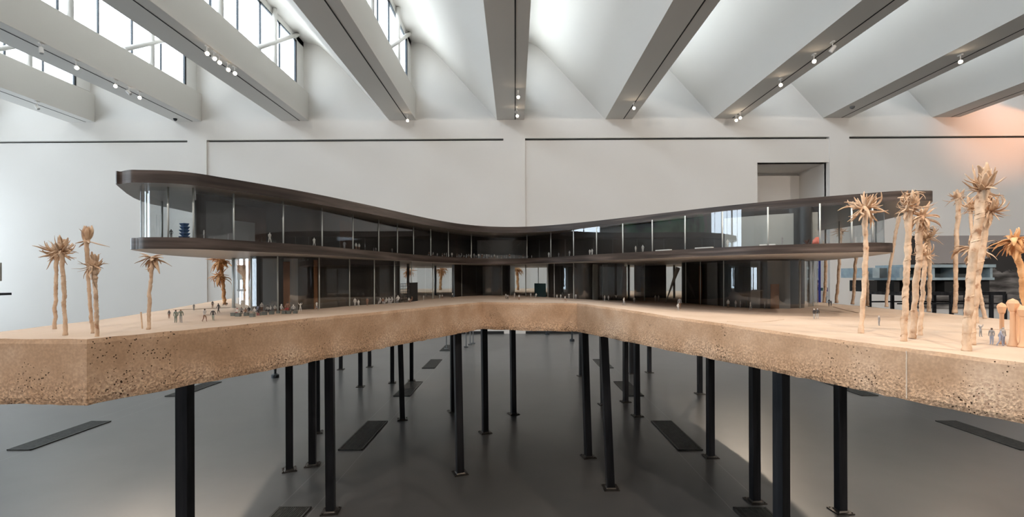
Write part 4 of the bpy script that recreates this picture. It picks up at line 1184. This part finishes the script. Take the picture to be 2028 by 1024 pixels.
block(1058, 1080, 588, 562, 'dark_screen', 'low blue-black glossy screen right of the centre', 'model screen', mat('petrol lacquer', (0.02, 0.045, 0.05), 0.2))
a0 = on_ground(1318, 600); a0.z = ground_z(a0.x)
top = at_y(1343, 530, a0.y)
c_ = MB(); c_.tube([a0, a0.lerp(top, .5), top], [0.002, 0.010, 0.020], 4, flat=.25)
tag(c_.build('slanting_blade', M['grey_light']), 'slanting grey blade sculpture on the right forecourt', 'sculpture')
a0 = on_ground(282, 651); c_ = MB(); c_.tube([a0, at_y(279, 618, a0.y)], 0.0028, 7)
tag(c_.build('marker_stick', M['bark']), 'thin brown stick planted left of the lone starry palm', 'stick')
# raised kerb lines cast in the ground
def kerb(pts, label, name='kerb_line'):
    q = [on_ground(x, y) for x, y in pts]
    c_ = MB(); c_.tube([v + Vector((0, 0, 0.001)) for v in q], 0.0035, 6, flat=.7)
    o = c_.build(name, M['sand'], base_t)
kerb([(343, 614), (384, 613), (420, 611), (456, 609.5)], '')
kerb([(1650, 608), (1668, 613), (1700, 620)], '')
kerb([(1925, 651), (1960, 652.5), (2027, 654)], '')
kerb([(1440, 637), (1490, 639), (1530, 636), (1552, 633)], '')

# ------------------------------------------------------------------ second display at the right: model on a steel table
M['bluegrey'] = noise_col(mat('blue-grey concrete', rough=0.7), 6, [(0.3, (0.20, 0.26, 0.29)), (0.7, (0.33, 0.40, 0.43))])
YD = 9.0
def dx(px, Y=YD): return at_y(px, 550, Y).x
def dz(py, px=1850, Y=YD): return at_y(px, py, Y).z
tt = thing('display_table', (dx(1850), YD, 0), 'long black steel table carrying the blue-grey pavilion model, behind the palms', 'table')
a = MB(); a.box(dx(1718, YD + .8), dx(1993), YD, YD + 0.8, dz(585), dz(578)); a.build('tabletop', M['steel'], tt, bevel=0.004)
for yy in (YD + 0.03, YD + 0.75):
    for px in (1800, 1884, 1963) if yy < YD + .1 else (1722, 1767, 1850, 1912, 1990):
        x = dx(px, yy); a = MB(); a.box(x - 0.024, x + 0.024, yy - 0.024, yy + 0.024, 0, dz(585)); a.build('leg', M['steel'], tt, bevel=0.003)
a = MB(); a.box(dx(1718, YD + .8), dx(1993), YD + 0.02, YD + 0.05, dz(603), dz(600)); a.build('stretcher', M['steel'], tt)
a = MB(); a.box(dx(1718, YD + .8), dx(1993), YD + 0.74, YD + 0.77, dz(603), dz(600)); a.build('stretcher', M['steel'], tt)
pm_ = thing('pavilion_model', (dx(1850), YD, dz(578)), 'blue-grey flat-roofed concrete pavilion model on black piers, on the steel table', 'building model')
a = MB(); a.box(dx(1733, YD + .78), dx(1975), YD + 0.02, YD + 0.78, dz(530), dz(524)); a.build('roof_slab', M['bluegrey'], pm_, bevel=0.003)
a = MB(); a.box(dx(1716, YD + .78), dx(1972), YD + 0.02, YD + 0.78, dz(555), dz(550)); a.build('floor_slab', M['bluegrey'], pm_, bevel=0.003)
for p0, p1 in ((1716, 1720), (1732, 1746), (1786, 1802), (1850, 1856), (1895, 1899), (1966, 1971)):
    a = MB(); a.box(dx(p0), dx(p1), YD + 0.05, YD + 0.7, dz(550), dz(530)); a.build('wall_block', M['bluegrey'], pm_)
a = MB(); a.box(dx(1722), dx(1966), YD + 0.35, YD + 0.40, dz(550), dz(530)); a.build('recessed_wall', mat('slate grey card', (0.07, 0.085, 0.09), 0.6), pm_)
for p0, p1 in ((1727, 1745), (1779, 1790), (1800, 1812), (1837, 1861), (1880, 1902), (1952, 1970)):
    a = MB(); a.box(dx(p0), dx(p1), YD + 0.1, YD + 0.6, dz(578), dz(555)); a.build('pier', M['black'], pm_)

# photographic mural on the far wall
mm_ = mat('printed landscape photograph', rough=0.7)
ns, ln, b = nodes_of(mm_)
tc = ns.new('ShaderNodeTexCoord'); sx = ns.new('ShaderNodeSeparateXYZ'); ln.new(tc.outputs['Generated'], sx.inputs[0])
n1 = ns.new('ShaderNodeTexNoise'); n1.inputs['Scale'].default_value = 3.0; n1.inputs['Detail'].default_value = 8
mp = ns.new('ShaderNodeMapping'); mp.inputs['Scale'].default_value = (2.2, 1, 5); ln.new(tc.outputs['Generated'], mp.inputs[0]); ln.new(mp.outputs[0], n1.inputs['Vector'])
g1 = ramp(ns, [(0.35, (0.035, 0.028, 0.024)), (0.5, (0.13, 0.115, 0.105)), (0.68, (0.30, 0.27, 0.25))]); ln.new(n1.outputs[0], g1.inputs[0])
s1 = ramp(ns, [(0.0, (0.42, 0.37, 0.34)), (1.0, (0.34, 0.30, 0.285))]); ln.new(sx.outputs[2], s1.inputs[0])
n2 = ns.new('ShaderNodeTexNoise'); n2.inputs['Scale'].default_value = 9; n2.inputs['Detail'].default_value = 9; n2.inputs['Roughness'].default_value = .75; ln.new(tc.outputs['Generated'], n2.inputs['Vector'])
hor = mth(ns, ln, 'GREATER_THAN', mth(ns, ln, 'ADD', sx.outputs[2], mth(ns, ln, 'MULTIPLY', n2.outputs[0], -0.04)), 0.60)
m1 = ns.new('ShaderNodeMixRGB'); ln.new(hor, m1.inputs[0]); ln.new(g1.outputs[0], m1.inputs[1]); ln.new(s1.outputs[0], m1.inputs[2])
def blob(cx_, cz_, rx_, rz_):
    dx_ = mth(ns, ln, 'DIVIDE', mth(ns, ln, 'SUBTRACT', sx.outputs[0], cx_), rx_); dz_ = mth(ns, ln, 'DIVIDE', mth(ns, ln, 'SUBTRACT', sx.outputs[2], cz_), rz_)
    rr_ = mth(ns, ln, 'ADD', mth(ns, ln, 'MULTIPLY', dx_, dx_), mth(ns, ln, 'MULTIPLY', dz_, dz_))
    return mth(ns, ln, 'LESS_THAN', mth(ns, ln, 'ADD', rr_, mth(ns, ln, 'MULTIPLY', n2.outputs[0], 2.2)), 1.95)
bl = blob(.60, .72, .13, .24)
for q in ((.70, .80, .07, .18), (.50, .62, .10, .08), (.86, .68, .16, .2), (.02, .80, .035, .30), (.07, .70, .03, .2)): bl = mth(ns, ln, 'MAXIMUM', bl, blob(*q))
m2 = ns.new('ShaderNodeMixRGB'); ln.new(bl, m2.inputs[0]); ln.new(m1.outputs[0], m2.inputs[1]); m2.inputs[2].default_value = (0.035, 0.03, 0.028, 1)
ln.new(m2.outputs[0], b.inputs['Base Color'])
a = MB(); a.box(wx(1803), wx(2120), YW - 0.005, YW + 0.03, at_y(1803, 611, YW).z, at_y(1803, 467, YW).z)
tag(a.build('mural', mm_), 'large black and white landscape photograph on the far wall behind the palms', 'mural')
# blue strip and small framed notes seen through the right glass corner
bs = mat('ultramarine panel', (0.004, 0.012, 0.16), 0.5)
a = MB(); x0 = at_y(1620, 550, YW).x; a.box(x0, x0 + 0.065, YW - 0.02, YW + 0.03, 0.35, at_y(1620, 500, YW).z + .4)
tag(a.build('blue_panel', bs), 'narrow ultramarine upright panel on the far wall beside the alcove', 'panel')
for i, (px, py, w_, h_, c_, lb) in enumerate(((1629, 573, 3, 6, (.03, .08, .07), 'tiny dark green framed note right of the blue panel'), (1637, 573.5, 5, 8, (.07, .05, .14), 'tiny purple framed note right of the green one'), (1637, 587, 5, 3, (.3, .32, .33), 'small grey caption plate under the purple note'))):
    p = at_y(px, py, YW - 0.02); a = MB(); a.box(p.x - w_ * .007, p.x + w_ * .007, YW - 0.015, YW + 0.035, p.z - h_ * .007, p.z + h_ * .007)
    tag(a.build('wall_label', mat('note %d' % i, c_, .5)), lb, 'framed note')

# display at the far left edge
YL = 7.0
YR_ = 7.8
lt = thing('steel_table', (at_y(0, 550, YL).x, YL, 0), 'black steel table cut by the left edge of the picture', 'table')
lx = lambda px: at_y(px, 550, YR_ if px > -20 else YL).x
lz = lambda py: at_y(0, py, YL).z
a = MB(); a.box(lx(-160), lx(23), YL, YL + 0.8, lz(588), lz(583)); a.build('tabletop', M['steel'], lt)
for px, yy in ((3, .03), (-150, .03), (-8, .75), (-150, .75)):
    x = lx(px); a = MB(); a.box(x - 0.012, x + 0.012, YL + yy - .012, YL + yy + .012, 0, lz(588)); a.build('leg', M['steel'], lt)
a = MB(); a.box(lx(-150), lx(3), YL + .02, YL + .04, lz(614), lz(613)); a.build('stretcher', M['steel'], lt)
bx_ = thing('block_model', (lx(-60), YL, lz(583)), 'grey block building model on a dark stem, on the table at the left edge', 'building model')
a = MB(); a.box(lx(-130), lx(5), YL + .15, YL + .6, lz(583), lz(557)); a.build('stem', M['black'], bx_)
a = MB(); a.box(lx(-150), lx(17), YL + .05, YL + .7, lz(557), lz(517)); a.build('upper_block', noise_col(mat('warm grey card', rough=.7), 5, [(.3, (.34, .32, .28)), (.7, (.42, .39, .35))]), bx_, bevel=.004)
# thin-legged stands beyond the base, seen between the legs
st = thing('exhibit_stand', (-1.15, 11.2, 0), 'thin-legged far stand seen under the base left of the centre', 'stand')
zs = 0.95
xs_ = [(884, 690), (923, 686), (931, 681), (937, 679)]
ps = [at_z(x, y, 0.02) for x, y in xs_]
for p in ps:
    a = MB(); a.tube([(p.x, p.y, 0), (p.x, p.y, zs)], 0.012, 8); a.tube([(p.x - .05, p.y, .012), (p.x + .05, p.y, .012)], .012, 6); a.build('leg', M['grey_panel'], st)
a = MB(); a.box(ps[0].x - .05, ps[3].x + .05, min(p.y for p in ps) - .05, max(p.y for p in ps) + .05, zs, zs + .03); a.build('tabletop', M['grey_panel'], st)
for x, y, lb in ((545, 748, 'small dark floor stand with a block foot under the left wing'), (1133, 676, 'small dark floor stand with round foot just right of the centre'), (1224, 668, 'dark low floor stand far behind under the right wing'), (1084, 663, 'short dark floor stand against the far wall under the centre')):
    p = at_z(x, y, 0.0)
    t = thing('floor_stand', p, lb, 'stand')
    a = MB(); a.lathe([(.06, 0), (.06, .05), (.02, .07)], p, 12); a.build('foot', M['frame_dark'], t)
    a = MB(); a.tube([(p.x, p.y, .06), (p.x, p.y, .9)], .02, 10); a.build('pole', M['frame_dark'], t)
    a = MB(); a.box(p.x - .09, p.x + .09, p.y - .015, p.y + .015, .85, 1.05); a.build('display_head', M['frame_dark'], t)
# large green painting on the left wall, seen only as a reflection in the gallery glass
gp = mat('green brushed canvas', rough=.6)
noise_col(gp, 1.1, [(.36, (.01, .012, .01)), (.44, (.15, .40, .2)), (.55, (.35, .75, .4)), (.68, (.8, .65, .6))], detail=3)
a = MB(); a.box(RX0 + 0.001, RX0 + 0.05, 1.9, 7.2, 3.3, 5.1)
tag(a.build('painting', gp), 'wide green and black abstract painting on the left wall', 'painting')
